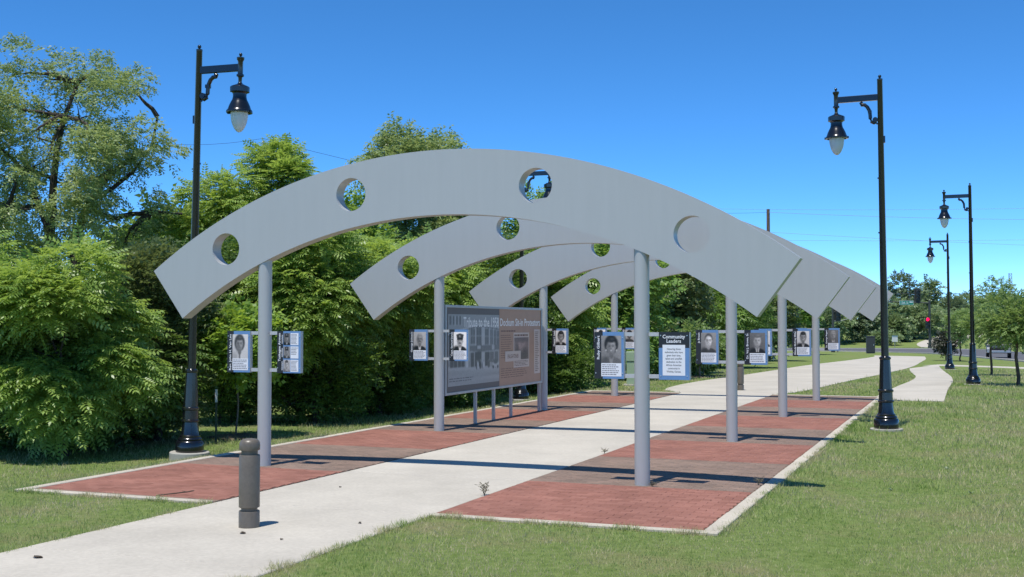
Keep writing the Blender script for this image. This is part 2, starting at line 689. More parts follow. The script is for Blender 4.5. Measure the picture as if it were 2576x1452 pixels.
def np_mesh(name, verts, quads, mats, attr=None, tris=False):
    k = 3 if tris else 4
    me = bpy.data.meshes.new(name)
    me.vertices.add(len(verts))
    me.vertices.foreach_set('co', np.ascontiguousarray(verts, dtype=np.float32).ravel())
    nf = len(quads)
    me.loops.add(nf * k)
    me.loops.foreach_set('vertex_index', np.ascontiguousarray(quads, dtype=np.int32).ravel())
    me.polygons.add(nf)
    me.polygons.foreach_set('loop_start', np.arange(0, nf * k, k, dtype=np.int32))
    for mm in mats:
        me.materials.append(MATS[mm])
    if attr is not None:
        at_ = me.attributes.new(attr[0], 'FLOAT', 'POINT')
        at_.data.foreach_set('value', np.ascontiguousarray(attr[1], dtype=np.float32))
    me.update(calc_edges=True)
    me.validate()
    return me


# ---- lettering: all text meshes are made first, while the scene is still light
def text_mesh(s, bold=0.03, align='CENTER', spacing=1.0):
    cu = bpy.data.curves.new('lettering', 'FONT')
    cu.body = s
    cu.size = 1.0
    cu.offset = bold
    cu.align_x = align
    cu.space_line = spacing
    cu.resolution_u = 2
    o = bpy.data.objects.new('lettering', cu)
    col.objects.link(o)
    dg = bpy.context.evaluated_depsgraph_get()
    dg.update()
    me = bpy.data.meshes.new_from_object(o.evaluated_get(dg))
    vv = np.array([v.co[:] for v in me.vertices])
    ff = [list(p.vertices) for p in me.polygons]
    bpy.data.objects.remove(o)
    bpy.data.curves.remove(cu)
    bpy.data.meshes.remove(me)
    return vv[:, :2], ff


def lettering(s, x0, x1, z0, z1, y, mat, parent, name='lettering', vertical=False, bold=0.03, spacing=1.0):
    """text stretched into the rectangle x0..x1, z0..z1 on the plane y (faces -y)"""
    vv, ff = text_mesh(s, bold, spacing=spacing)
    lo, hi = vv.min(0), vv.max(0)
    q = (vv - lo) / (hi - lo)
    if vertical:                    # reads upwards
        X = x1 - q[:, 1] * (x1 - x0)
        Z = z0 + q[:, 0] * (z1 - z0)
    else:
        X = x0 + q[:, 0] * (x1 - x0)
        Z = z0 + q[:, 1] * (z1 - z0)
    mb = MB()
    mb.add([(a_, y, b_) for a_, b_ in zip(X, Z)], ff)
    return tag(mb.build(name, mat, parent), kind='stuff')


def word_lines(mb, x0, x1, z0, z1, n, y, mi=0, seed=0, fill=0.5, ragged=0.25):
    """rows of small dark dashes: print too small to read"""
    rr = random.Random(seed)
    dz = (z1 - z0) / n
    for i in range(n):
        zt = z1 - i * dz - dz * (1 - fill) / 2
        x = x0
        end = x1 - (x1 - x0) * rr.uniform(0, ragged)
        while x < end - 0.004:
            w = min(rr.uniform(0.05, 0.16) * (x1 - x0), end - x)
            mb.rect(x, x + w, zt - dz * fill, zt, y, mi)
            x += w + 0.025 * (x1 - x0)


# ------------------------------------------------------------------ ground, street, path
ys = [-300, -40, 0, 5] + [5 + .5 * i for i in range(1, 110)] + [64, 80, 100, 120, 140, 141, 150, 164, 165, 180, 200, 215, 216, 260, 400, 1200, 4000]
xs = [-3000, -400, -100, -40] + [-30 + .5 * i for i in range(107)] + [26, 30, 40, 70, 110, 160, 400, 3000]
gv = [(x, y, terrain(y, x)) for y in ys for x in xs]
gf = [(j * len(xs) + i, j * len(xs) + i + 1, (j + 1) * len(xs) + i + 1, (j + 1) * len(xs) + i) for j in range(len(ys) - 1) for i in range(len(xs) - 1)]
g = MB().add(gv, gf).build('ground', 'lawn_soil')
tag(g, 'mown lawn ground with worn straw coloured patches', 'lawn', kind='structure')


def resample(pts, n):
    pts = [Vector((*p, 0)) for p in pts]
    L = [0]
    for i in range(1, len(pts)):
        L.append(L[-1] + (pts[i] - pts[i - 1]).length)
    out = []
    for k in range(n + 1):
        d = L[-1] * k / n
        i = max(j for j in range(len(L)) if L[j] <= d + 1e-9)
        i = min(i, len(pts) - 2)
        u = (d - L[i]) / max(1e-9, L[i + 1] - L[i])
        out.append(pts[i].lerp(pts[i + 1], u))
    return out


def smooth_line(pts, n=2):
    for _ in range(n):
        q = [pts[0]]
        for a_, b_ in zip(pts[:-1], pts[1:]):
            q.append((a_[0] * .75 + b_[0] * .25, a_[1] * .75 + b_[1] * .25))
            q.append((a_[0] * .25 + b_[0] * .75, a_[1] * .25 + b_[1] * .75))
        q.append(pts[-1])
        pts = q
    return pts


RIBBONS = []


def ribbon(parent, left, right, n, top, mat, name='slab', sub=4, gap=0.012, thick=0.1):
    """a row of slabs between two edge lines, draped on the terrain"""
    A = resample(smooth_line(left), n * sub)
    B = resample(smooth_line(right), n * sub)
    RIBBONS.append((A, B))
    for k in range(n):
        vs_, fs = [], []
        for j in range(sub + 1):
            i = k * sub + j
            p, q = A[i].copy(), B[i].copy()
            if gap and j in (0, sub):
                t_ = (A[min(i + 1, len(A) - 1)] - A[max(i - 1, 0)]).normalized() * (gap / 2)
                sg = 1 if j == 0 else -1
                p += t_ * sg
                q += t_ * sg
            zp, zq = terrain(p.y, p.x) + top, terrain(q.y, q.x) + top
            vs_ += [(p.x, p.y, zp - thick), (p.x, p.y, zp), (q.x, q.y, zq), (q.x, q.y, zq - thick)]
        for j in range(sub):
            a_ = j * 4
            for e in range(3):
                fs.append((a_ + e, a_ + e + 1, a_ + e + 5, a_ + e + 4))
        fs.append((0, 1, 2, 3))
        fs.append((sub * 4 + 3, sub * 4 + 2, sub * 4 + 1, sub * 4))
        MB().add(vs_, [tuple(reversed(f)) for f in fs]).build(name, mat, parent)


PATH_S0, PATH_S1 = 1.45, 4.2
path = tag(empty('path', pw(2.8, 8)), 'pale concrete path running through the row of arches', 'path', kind='structure')
path.location = (0, 0, 0)
t0 = -0.05 - 3.06 * 5
for k in range(12):
    ta, tb = t0 + 3.06 * k, t0 + 3.06 * (k + 1)
    if tb > 20.5:
        tb = 20.45
    mb = MB().slab(PATH_S0, PATH_S1, ta + 0.009, tb - 0.009, -0.1, 0.014, 0.010)
    o = mb.build('slab', 'path_concrete', path, loc=P0, rz=TH)
    if tb >= 20.45:
        break
l0, r0 = pw(PATH_S0, 20.46), pw(PATH_S1, 20.46)
main_left = [(l0.x, l0.y), (4.7, 38.6), (11.1, 53.5), (17.2, 69.4), (26.0, 89), (32.3, 104), (34.6, 112)]
main_right = [(r0.x, r0.y), (9.0, 36.4), (12.9, 44.6), (17.1, 53.6), (22.6, 66), (28.3, 81), (32.2, 91), (37.0, 105)]
ribbon(path, main_left, main_right, 24, 0.012, 'path_concrete')
branch = tag(empty('branch_path', (0, 0, 0)), 'short concrete spur joining the paving corner to the main path', 'path', kind='structure')
ribbon(branch, [(21.2, 62.5), (18.9, 55.6), (16.4, 47.2), (12.0, 37.4), (9.95, 32.6)], [(26.0, 71.5), (22.0, 60.0), (17.4, 46.0), (14.2, 38.2), (11.75, 31.9)], 9, 0.016, 'path_concrete')
walk = tag(empty('sidewalk', (0, 0, 0)), 'narrow concrete sidewalk beyond the young trees', 'sidewalk', kind='structure')
ribbon(walk, [(24.5, 70.0), (26.5, 65.5), (27.2, 60.8), (27.0, 45.0)], [(26.5, 72.5), (28.6, 66.0), (29.4, 60.8), (29.4, 45.0)], 8, 0.01, 'path_concrete')
far_walk = tag(empty('far_path', (0, 0, 0)), 'pale concrete path climbing away beyond the street', 'path', kind='structure')
ribbon(far_walk, [(58.2, 166.5), (60.0, 174.5), (66.5, 188), (74.0, 201), (88, 222)], [(63.2, 166.5), (65.5, 172.0), (72.5, 187), (80.0, 198.5), (96, 216)], 12, 0.015, 'path_concrete')

# street: a ribbon of asphalt with kerbs
STREET_N = [(-30, 152), (20, 149.5), (38, 147.0), (45.5, 138), (44.0, 118), (39.8, 101), (35.2, 80), (31, 60), (27, 30)]
STREET_F = [(-30, 163), (20, 160), (45, 160.0), (60, 157.5), (61.0, 146), (54, 122), (47.5, 100), (42.5, 80), (36, 30)]
street = tag(empty('street', (0, 0, 0)), 'grey asphalt street curving past the park', 'street', kind='structure')
ribbon(street, STREET_N, STREET_F, 1, 0.008, 'asphalt', name='carriageway', sub=60, gap=0, thick=0.05)
kerb = tag(empty('kerb', (0, 0, 0)), 'concrete kerb along both sides of the street', 'kerb', kind='structure')
for line, off in ((STREET_N, -1), (STREET_F, 1)):
    P = resample(smooth_line(line), 40)
    A_, B_ = [], []
    for i, p in enumerate(P):
        d = (P[min(i + 1, 40)] - P[max(i - 1, 0)]).normalized()
        nrm = Vector((-d.y, d.x, 0)) * off
        A_.append((p.x, p.y))
        B_.append((p.x + nrm.x * 0.3, p.y + nrm.y * 0.3))
    a2, b2 = (A_, B_) if off > 0 else (B_, A_)
    ribbon(kerb, b2, a2, 20, 0.11, 'kerb_concrete', name='kerb_stone', sub=2, gap=0.01, thick=0.2)
    RIBBONS.pop()

# ------------------------------------------------------------------ paving
PV_L, PV_W, PV_GAP = 0.216, 0.108, 0.0035


def paver_mesh(mat):
    mb = MB()
    mb.slab(-PV_L / 2, PV_L / 2, -PV_W / 2, PV_W / 2, -0.05, 0.0, 0.0028)
    return mb.mesh('paver', [mat])


PAVER = {True: paver_mesh('red_paver'), False: paver_mesh('grey_paver')}


def is_red(t, rr):
    u = (t + 3.13) % 6.1
    return u < 2.98


def paving(name, label, s0, s1, ta, tb, seed):
    rr = random.Random(seed)
    root = tag(empty(name, (0, 0, 0)), label, 'paving', kind='structure')
    MB().box(s0, s1, ta, tb, -0.06, 0.012).build('bedding_sand', 'joint_sand', root, loc=P0, rz=TH)
    cells = []
    rows = int((tb - ta) / (PV_W + PV_GAP))
    pitch = (tb - ta) / rows
    for j in range(rows):
        t = ta + (j + 0.5) * pitch
        x = s0 - (0.5 * (PV_L + PV_GAP) if j % 2 else 0)
        while x < s1:
            a_, b_ = max(x, s0), min(x + PV_L, s1)
            if b_ - a_ > 0.03:
                cells.append((t, (a_ + b_) / 2, b_ - a_))
            x += PV_L + PV_GAP
    # the pavers that show largest stand at the open end of the plaza, nearest the lawn
    cells.sort(key=lambda c_: (pw(c_[1], c_[0]).length))
    for t, s, w in cells[:300]:
        o = bpy.data.objects.new('paver', PAVER[is_red(t, rr)])
        col.objects.link(o)
        o.parent = root
        o.location = pw(s, t, 0.021 + rr.uniform(-0.0015, 0.0015))
        o.rotation_euler = (rr.gauss(0, .004), rr.gauss(0, .003), TH + rr.gauss(0, .004))
        o.scale = (w / PV_L, 1, 1)
    V, Q, T, M_ = [], [], [], []
    for n_, (t, s, w) in enumerate(cells[300:]):
        h = 0.021 + rr.uniform(-0.0015, 0.0015)
        c_ = 0.0028
        x0, x1, y0, y1 = s - w / 2, s + w / 2, t - PV_W / 2, t + PV_W / 2
        k = len(V)
        tx, ty = rr.gauss(0, .0007), rr.gauss(0, .0007)
        V += [(x0, y0, h - .03), (x1, y0, h - .03), (x1, y1, h - .03), (x0, y1, h - .03),
              (x0, y0, h - c_), (x1, y0, h - c_), (x1, y1, h - c_), (x0, y1, h - c_),
              (x0 + c_, y0 + c_, h - tx - ty), (x1 - c_, y0 + c_, h + tx - ty), (x1 - c_, y1 - c_, h + tx + ty), (x0 + c_, y1 - c_, h - tx + ty)]
        T += [rr.random()] * 12
        fs = [(8, 9, 10, 11)]
        for i in range(4):
            j = (i + 1) % 4
            fs += [(i, j, j + 4, i + 4), (i + 4, j + 4, j + 8, i + 8)]
        Q += [[q + k for q in f] for f in fs]
        M_ += [0 if is_red(t, rr) else 1] * 9
    me = np_mesh('paver_field', np.array(V), np.array(Q), ['red_paver', 'grey_paver'], ('tone', np.array(T)))
    me.polygons.foreach_set('material_index', M_)
    o = bpy.data.objects.new('paver_field', me)
    col.objects.link(o)
    o.parent = root
    o.location = P0
    o.rotation_euler = (0, 0, TH)
    tag(o, kind='stuff')
    return root


paving('brick_paving', 'red and grey banded brick paving on the billboard side of the path', -1.34, 1.43, -3.2, 20.35, 3)
paving('brick_paving', 'red and grey banded brick paving on the open lawn side of the path', 4.22, 7.2, -3.05, 20.35, 4)

edging = tag(empty('edging', (0, 0, 0)), 'narrow pale concrete edging round the brick paving', 'edging', kind='structure')


def edge_run(p, q, w, n, top=0.03):
    """a run of edging stones from p to q in plaza coordinates; w is its width to the right of p-q"""
    p, q = Vector(p), Vector(q)
    d = (q - p) / n
    u = d.normalized()
    nn = Vector((u.y, -u.x))
    rr = random.Random(n)
    for k in range(n):
        a_ = p + d * k + u * 0.004
        b_ = p + d * (k + 1) - u * 0.004
        h = top + rr.uniform(-0.003, 0.003)
        c_ = 0.008
        cs = [a_, b_, b_ + nn * w, a_ + nn * w]
        ins = [a_ + u * c_ + nn * c_, b_ - u * c_ + nn * c_, b_ - u * c_ + nn * (w - c_), a_ + u * c_ + nn * (w - c_)]
        vs_ = [(*v, -0.1) for v in cs] + [(*v, h - c_) for v in cs] + [(*v, h) for v in ins]
        fs = [(11, 10, 9, 8)]
        for i in range(4):
            j = (i + 1) % 4
            fs += [(j, i, i + 4, j + 4), (j + 4, i + 4, i + 8, j + 8)]
        MB().add(vs_, fs).build('edging_stone', 'edge_concrete', edging, loc=P0, rz=TH)


edge_run((-1.345, 20.36), (-1.345, -3.205), 0.14, 12)
edge_run((-1.345 - .14, -3.21), (1.42, -3.21), 0.12, 2)
edge_run((4.23, -3.06), (7.38, -3.06), 0.12, 3)
edge_run((7.21, -3.05), (7.21, 20.36), 0.17, 40)
edge_run((1.42, 20.37), (-1.485, 20.37), 0.12, 2)
edge_run((7.38, 20.37), (4.23, 20.37), 0.12, 2)

# ------------------------------------------------------------------ arches
ARCH_C, ARCH_Z, RO, RI = 2.93, -3.63, 8.16, 7.255
ARCH_HALF = 36.6
DEPTH = 0.215
HOLE_R, HOLE_ANG, HOLE_RAD = 0.2375, (-27.4, -10.7, 10.3, 27.0), 7.725
T_ARCH = (0.0, 6.09, 12.10, 18.20)
POST_S = (0.0, 5.75)
POST_R = 0.100


def arch_beam_mesh():
    bm = bmesh.new()
    out = []
    n = 60
    for i in range(n + 1):
        a = R(-ARCH_HALF + 2 * ARCH_HALF * i / n)
        out.append((ARCH_C + RO * math.sin(a), ARCH_Z + RO * math.cos(a)))
    for i in range(n, -1, -1):
        a = R(-ARCH_HALF + 2 * ARCH_HALF * i / n)
        out.append((ARCH_C + RI * math.sin(a), ARCH_Z + RI * math.cos(a)))
    loops = [out]
    for h in HOLE_ANG:
        cx, cz = ARCH_C + HOLE_RAD * math.sin(R(h)), ARCH_Z + HOLE_RAD * math.cos(R(h))
        loops.append([(cx + HOLE_R * math.cos(2 * math.pi * k / 40), cz + HOLE_R * math.sin(2 * math.pi * k / 40)) for k in range(40)])
    edges = []
    for lp in loops:
        vs_ = [bm.verts.new((x, -DEPTH / 2, z)) for x, z in lp]
        for i in range(len(vs_)):
            edges.append(bm.edges.new((vs_[i], vs_[(i + 1) % len(vs_)])))
    bmesh.ops.triangle_fill(bm, use_beauty=True, use_dissolve=False, edges=edges)
    for f in bm.faces:
        if f.normal.y > 0:
            f.normal_flip()
    faces = list(bm.faces)
    ret = bmesh.ops.extrude_face_region(bm, geom=faces)
    nv = [e for e in ret['geom'] if isinstance(e, bmesh.types.BMVert)]
    bmesh.ops.translate(bm, verts=nv, vec=(0, DEPTH, 0))
    bmesh.ops.recalc_face_normals(bm, faces=bm.faces)
    for f in bm.faces:
        f.smooth = True
    me = bpy.data.meshes.new('beam')
    bm.to_mesh(me)
    bm.free()
    me.set_sharp_from_angle(angle=R(30))
    me.materials.append(MATS['arch_paint'])
    return me


beam_me = arch_beam_mesh()
arch_labels = ('large grey steel arch on two posts, the one farthest from the street',
               'large grey steel arch at the photograph end of the billboard',
               'large grey steel arch at the orange end of the billboard',
               'large grey steel arch on two posts, the one nearest to the street')
post_top = ARCH_Z + math.sqrt(RI ** 2 - (ARCH_C - 0.0) ** 2) + 0.08
post_me = MB().lathe([(POST_R, -0.1), (POST_R, post_top)], 32).mesh('post', ['arch_paint'])
post_top_r = ARCH_Z + math.sqrt(RI ** 2 - (ARCH_C - POST_S[1]) ** 2) + 0.08
post_me_r = MB().lathe([(POST_R, -0.1), (POST_R, post_top_r)], 32).mesh('post', ['arch_paint'])
plate_me = MB().lathe([(POST_R + 0.035, 0.0), (POST_R + 0.035, 0.026), (POST_R + 0.005, 0.027)], 28, smooth=False).mesh('base_collar', ['arch_paint'])
rail_me = MB().box(-0.64, 0.64, -0.02, 0.02, -0.025, 0.025).mesh('sign_rail', ['rail_aluminium'])
for i, t in enumerate(T_ARCH):
    a_ = tag(empty('steel_arch', pw(ARCH_C, t), TH), arch_labels[i], 'arch', 'arches over the path')
    o = bpy.data.objects.new('beam', beam_me)
    col.objects.link(o)
    o.parent = a_
    o.location = (-ARCH_C, 0, 0)
    for s, pm in zip(POST_S, (post_me, post_me_r)):
        o = bpy.data.objects.new('post', pm)
        col.objects.link(o)
        o.parent = a_
        o.location = (s - ARCH_C, 0, 0)
        for z in (1.975, 1.43):
            r_ = bpy.data.objects.new('sign_rail', rail_me)
            col.objects.link(r_)
            r_.parent = o
            r_.location = (0, 0, z)

# ------------------------------------------------------------------ portrait signs on the posts
PW_, PH_ = 0.40, 0.615             # panel size


class Raster:
    """small tone picture (0 dark .. 1 light) composed of soft shapes; becomes the ink of a printed photo"""

    def __init__(self, w, h, bg):
        self.w, self.h = w, h
        self.u, self.v = np.meshgrid((np.arange(w) + .5) / w, (np.arange(h) + .5) / h)
        self.a = np.full((h, w), float(bg))
        self.asp = w / h

    def mixin(self, mask, tone):
        self.a = self.a * (1 - mask) + tone * mask

    def ell(self, cx, cy, rx, ry, tone, soft=.12, rot=0.0):
        du, dv = (self.u - cx), (self.v - cy)
        if rot:
            c_, s_ = math.cos(rot), math.sin(rot)
            du, dv = du * c_ + dv * s_, -du * s_ + dv * c_
        d = np.sqrt((du / rx) ** 2 + (dv / ry) ** 2)
        self.mixin(np.clip((1 + soft - d) / (2 * soft), 0, 1), tone)

    def poly(self, pts, tone):
        x, y = self.u, self.v
        ins = np.zeros(x.shape, bool)
        n = len(pts)
        for k in range(n):
            (x0, y0), (x1, y1) = pts[k], pts[(k + 1) % n]
            cr = ((y0 > y) != (y1 > y))
            with np.errstate(divide='ignore', invalid='ignore'):
                xi = (x1 - x0) * (y - y0) / (y1 - y0 + 1e-12) + x0
            ins ^= cr & (x < xi)
        self.mixin(ins.astype(float), tone)

    def rect(self, u0, u1, v0, v1, tone):
        self.mixin(((self.u >= u0) & (self.u <= u1) & (self.v >= v0) & (self.v <= v1)).astype(float), tone)

    def blur(self, n=1):
        for _ in range(n):
            p = np.pad(self.a, 1, mode='edge')
            self.a = (p[1:-1, 1:-1] * 4 + 2 * (p[:-2, 1:-1] + p[2:, 1:-1] + p[1:-1, :-2] + p[1:-1, 2:]) + p[:-2, :-2] + p[2:, :-2] + p[:-2, 2:] + p[2:, 2:]) / 16

    def grain(self, k, seed):
        self.a = np.clip(self.a + np.random.default_rng(seed).normal(0, k, self.a.shape), 0, 1)

    def build(self, name, x0, x1, z0, z1, y, parent, mat='photo_print'):
        """one printed sheet: a grid of cells, each vertex carrying its ink tone"""
        w, h = self.w, self.h
        X, Z = np.meshgrid(np.linspace(x0, x1, w), np.linspace(z0, z1, h))
        V = np.stack([X, np.full_like(X, y), Z], -1).reshape(-1, 3)
        idx = np.arange(w * h).reshape(h, w)
        Q = np.stack([idx[:-1, :-1], idx[:-1, 1:], idx[1:, 1:], idx[1:, :-1]], -1).reshape(-1, 4)
        me = np_mesh(name, V, Q, [mat], ('ink', self.a.ravel() ** 2.0))
        o = bpy.data.objects.new(name, me)
        col.objects.link(o)
        o.parent = parent
        return o


def portrait(x0, x1, z0, z1, y, p, parent, seed=0):
    """printed head-and-shoulders photograph"""
    G_ = {i: g for i, g in enumerate((.10, .22, .36, .50, .64, .78, .92))}
    r = Raster(36, 48, G_[p.get('bg', 4)])
    cx = p.get('cx', .5)
    sk, hr, cl = G_[p.get('skin', 3)], G_[p.get('hair', 0)], G_[p.get('cloth', 1)]
    hc, hw, hh = p.get('hc', .60), p.get('hw', .21), p.get('hh', .265)
    r.a += (r.v - .5) * .10 + (r.u - .5) * .06                       # uneven studio backdrop
    r.ell(cx, -.02, .50, .27, cl, .06)                               # shoulders
    r.ell(cx - .3, .08, .18, .16, cl * .8, .5)
    if p.get('shirt') is not None:
        r.poly([(cx - .13, .27), (cx + .13, .27), (cx + .02, -.1), (cx - .02, -.1)], G_[p['shirt']])
        if p.get('tie') is not None:
            r.poly([(cx - .035, .20), (cx + .035, .20), (cx + .05, -.1), (cx - .05, -.1)], G_[p['tie']])
    r.ell(cx, hc + p.get('hy', .05), p.get('hrx', .26), p.get('hrz', .31), hr, .10)
    r.ell(cx, .28, .10, .12, sk * .72, .25)                          # neck
    for sg in (-1, 1):
        r.ell(cx + sg * hw * 1.03, hc - .02, .03, .055, sk * .82, .3)
    r.ell(cx, hc - .02, hw, hh, sk, .07)                             # face
    r.ell(cx - .11, hc - .06, .09, .20, sk * .80, .9)                # shaded side
    r.ell(cx + .06, hc + .10, .11, .07, min(1, sk * 1.22), .9)       # lit brow
    r.ell(cx + .09, hc - .07, .055, .05, min(1, sk * 1.20), .9)      # lit cheek
    if p.get('front', True):
        r.ell(cx, hc + .245, hw * .98, .10, hr, .22)                 # hairline
    r.ell(cx + .04, hc + .27, .10, .04, min(1, hr + .13), .8)        # sheen on the hair
    for sg in (-1, 1):
        r.ell(cx + sg * .085, hc + .012, .042, .018, sk * .42, .45)
        r.ell(cx + sg * .085, hc + .055, .055, .012, sk * .50, .6)
        if p.get('glasses'):
            d = np.sqrt(((r.u - cx - sg * .09) / .075) ** 2 + ((r.v - hc - .005) / .05) ** 2)
            r.mixin(np.clip(1 - np.abs(d - 1) / .16, 0, 1) * .85, .12)
    r.ell(cx - .012, hc - .04, .018, .06, sk * .78, .8)              # nose
    r.ell(cx + .012, hc - .03, .016, .06, min(1, sk * 1.2), .8)
    r.ell(cx, hc - .085, .042, .014, sk * .60, .6)
    mz = hc - .145
    if p.get('smile'):
        r.ell(cx, mz, .085, .026, sk * .5, .35)
        r.ell(cx, mz + .004, .066, .014, .90, .35)
    else:
        r.ell(cx, mz, .066, .012, sk * .52, .5)
        r.ell(cx, mz - .028, .05, .012, min(1, sk * 1.12), .6)
    if p.get('moustache'):
        r.ell(cx, mz + .032, .095, .022, .12, .3)
    r.ell(cx, hc - .24, .09, .025, sk * .70, .8)                     # under the chin
    if p.get('earrings'):
        for sg in (-1, 1):
            r.ell(cx + sg * hw * 1.2, hc - .13, .022, .035, .9, .25)
    if p.get('cap'):
        r.poly([(cx - .23, hc + .14), (cx + .23, hc + .14), (cx + .28, hc + .33), (cx, hc + .40), (cx - .28, hc + .33)], .20)
        r.poly([(cx - .22, hc + .07), (cx + .22, hc + .07), (cx + .23, hc + .15), (cx - .23, hc + .15)], .08)
        r.ell(cx, hc + .25, .065, .055, .80, .2)
        r.ell(cx + .012, hc + .255, .04, .035, .22, .25)
    r.blur(1)
    r.grain(.02, seed)
    return r.build('portrait_photo', x0, x1, z0, z1, y, parent)


def sign_at(s, t, label, group=None):
    o = empty('portrait_sign', pw(s, t, 1.39), TH)
    return tag(o, label, 'sign', group)




def bolts(root, pts, mat='bolt_steel'):
    for x, z in pts:
        mb = MB()
        mb.add([(x + .008 * math.cos(k * math.pi / 4), -.042 + dy, z + .008 * math.sin(k * math.pi / 4)) for dy in (.006, -.001) for k in range(8)],
               [tuple(range(8, 16))] + [(k, (k + 1) % 8, 8 + (k + 1) % 8, 8 + k) for k in range(8)])
        mb.build('bolt', mat, root)


def base_panel(root):
    x0, x1 = -PW_ / 2, PW_ / 2
    MB().box(x0, x1, -0.036, -0.020, 0, PH_).build('backing_board', 'panel_black', root)
    MB().box(x0 + 0.01, x1 - 0.01, -0.0198, 0.0199, 0.0, 0.012).build('bottom_channel', 'frame_aluminium', root)
    MB().box(x1, x1 + 0.008, -0.0355, 0.02, 0.001, PH_ - 0.001).build('side_channel', 'frame_aluminium', root)


def portrait_sign(s, t, label, name, p, seed, nlen=0.55, lines=6):
    root = sign_at(s, t, label)
    base_panel(root)
    x0, x1 = -PW_ / 2, PW_ / 2
    xb = x0 + 0.115
    MB().box(xb, x1, -0.0385, -0.0362, 0.001, PH_ - 0.001).build('blue_field', 'panel_blue', root)
    px0, px1 = x0 + 0.095, x1 - 0.032
    portrait(px0, px1, 0.205, PH_ - 0.05, -0.0400, p, root, seed)
    card = MB().box(px0, px1 + 0.002, -0.0405, -0.0386, 0.032, 0.205).build('text_card', 'panel_white', root)
    mb = MB()
    word_lines(mb, px0 + 0.012, px1 - 0.012, 0.045, 0.195, lines, -0.0412, 0, seed)
    tag(mb.build('text_lines', 'print_grey_ink', card), kind='stuff')
    if name:
        z1 = PH_ - 0.05
        lettering(name, x0 + 0.035, x0 + 0.082, max(0.03, z1 - nlen), z1, -0.0372, 'panel_white', root, 'name_lettering', vertical=True, bold=0.018)
    else:
        mb = MB()
        word_lines(mb, x0 + 0.03, x0 + 0.08, 0.2, PH_ - 0.05, 14, -0.0372, 0, seed, fill=.7, ragged=.1)
        tag(mb.build('name_lettering', 'panel_white', root), kind='stuff')
    bolts(root, [(x0 + 0.02, PH_ - 0.075), (x0 + 0.02, 0.075), (x1 - 0.016, PH_ - 0.075), (x1 - 0.016, 0.075)])
    return root


DX = 0.435                          # sign centre from the post


def post_xy(i, side):
    return POST_S[side], T_ARCH[i]


def ps(i, side, k, *a_, **kw):
    s, t = post_xy(i, side)
    return portrait_sign(s + k * DX, t, *a_, **kw)


ps(0, 0, -1, 'blue and black sign with photo of a young man in profile', 'Rev. John H. Van Leu', dict(bg=5, skin=3, hair=1, cloth=5, shirt=5, tie=2, cx=.46, hrx=.32, hrz=.34), 1, nlen=.535)
# three-portrait sign
root = sign_at(POST_S[0] + DX, T_ARCH[0], 'blue and black sign with three small portraits stacked beside text')
base_panel(root)
x0, x1 = -PW_ / 2, PW_ / 2
MB().box(x0 + 0.105, x1, -0.0385, -0.0362, 0.001, PH_ - 0.001).build('blue_field', 'panel_blue', root)
for k, pp in enumerate((dict(bg=2, skin=3, hair=0, cloth=0, shirt=6, tie=0, cap=True), dict(bg=3, skin=3, hair=0, cloth=1, shirt=6, tie=0, cap=True), dict(bg=4, skin=4, hair=1, cloth=3, shirt=6, tie=0, smile=True))):
    zb = PH_ - 0.205 - k * 0.195
    portrait(x0 + 0.11, x0 + 0.225, zb, zb + 0.175, -0.0400, pp, root, 90 + k)
    card = MB().box(x0 + 0.232, x1 - 0.035, -0.0405, -0.0386, zb, zb + 0.175).build('text_card', 'panel_white', root)
    mb = MB()
    word_lines(mb, x0 + 0.24, x1 - 0.045, zb + (0.05 if k == 1 else 0.012), zb + 0.165, 5 if k == 1 else 8, -0.0412, 0, 30 + k)
    tag(mb.build('text_lines', 'print_grey_ink', card), kind='stuff')
    mb = MB()
    word_lines(mb, x0 + 0.08, x0 + 0.10, zb + 0.02, zb + 0.15, 9, -0.0372, 0, 40 + k, fill=.7, ragged=.05)
    tag(mb.build('small_lettering', 'panel_white', root), kind='stuff')
lettering('Tuskegee Airmen', x0 + 0.02, x0 + 0.07, 0.17, PH_ - 0.03, -0.0372, 'panel_white', root, 'name_lettering', vertical=True, bold=.018)
bolts(root, [(x0 + 0.012, 0.075), (x1 - 0.016, PH_ - 0.075), (x1 - 0.016, 0.075)])

ps(0, 1, -1, 'blue and black sign with photo of a smiling woman in hoop earrings', 'Ruby Gilbert', dict(bg=3, skin=3, hair=0, cloth=2, smile=True, earrings=True, hrx=.33, hrz=.33, hy=.08, shirt=3), 2, nlen=.31)
# the heading sign
root = sign_at(POST_S[1] + DX, T_ARCH[0], 'blue and black heading sign with a centred white text card and no photo')
base_panel(root)
MB().box(x0, x1, -0.0385, -0.0362, 0.001, PH_ - 0.205).build('blue_field', 'panel_blue', root)
lettering('Community\nLeaders', x0 + 0.05, x1 - 0.055, PH_ - 0.14, PH_ - 0.035, -0.0372, 'panel_white', root, 'heading_lettering', bold=.018, spacing=.85)
card = MB().box(x0 + 0.05, x1 - 0.055, -0.0405, -0.0386, 0.055, PH_ - 0.165).build('text_card', 'panel_white', root)
lettering('Honoring those\nindividuals who have\ngiven their time,\ntalent and unselfish\ndedication to the\nAfrican American\ncommunity in\nWichita, Kansas.', x0 + 0.08, x1 - 0.085, 0.09, PH_ - 0.205, -0.0412, 'print_ink', card, 'card_lettering', bold=.012, spacing=1.15)
bolts(root, [(x0 + 0.025, PH_ - 0.045), (x1 - 0.03, PH_ - 0.045), (x0 + 0.025, 0.05), (x1 - 0.03, 0.05)])

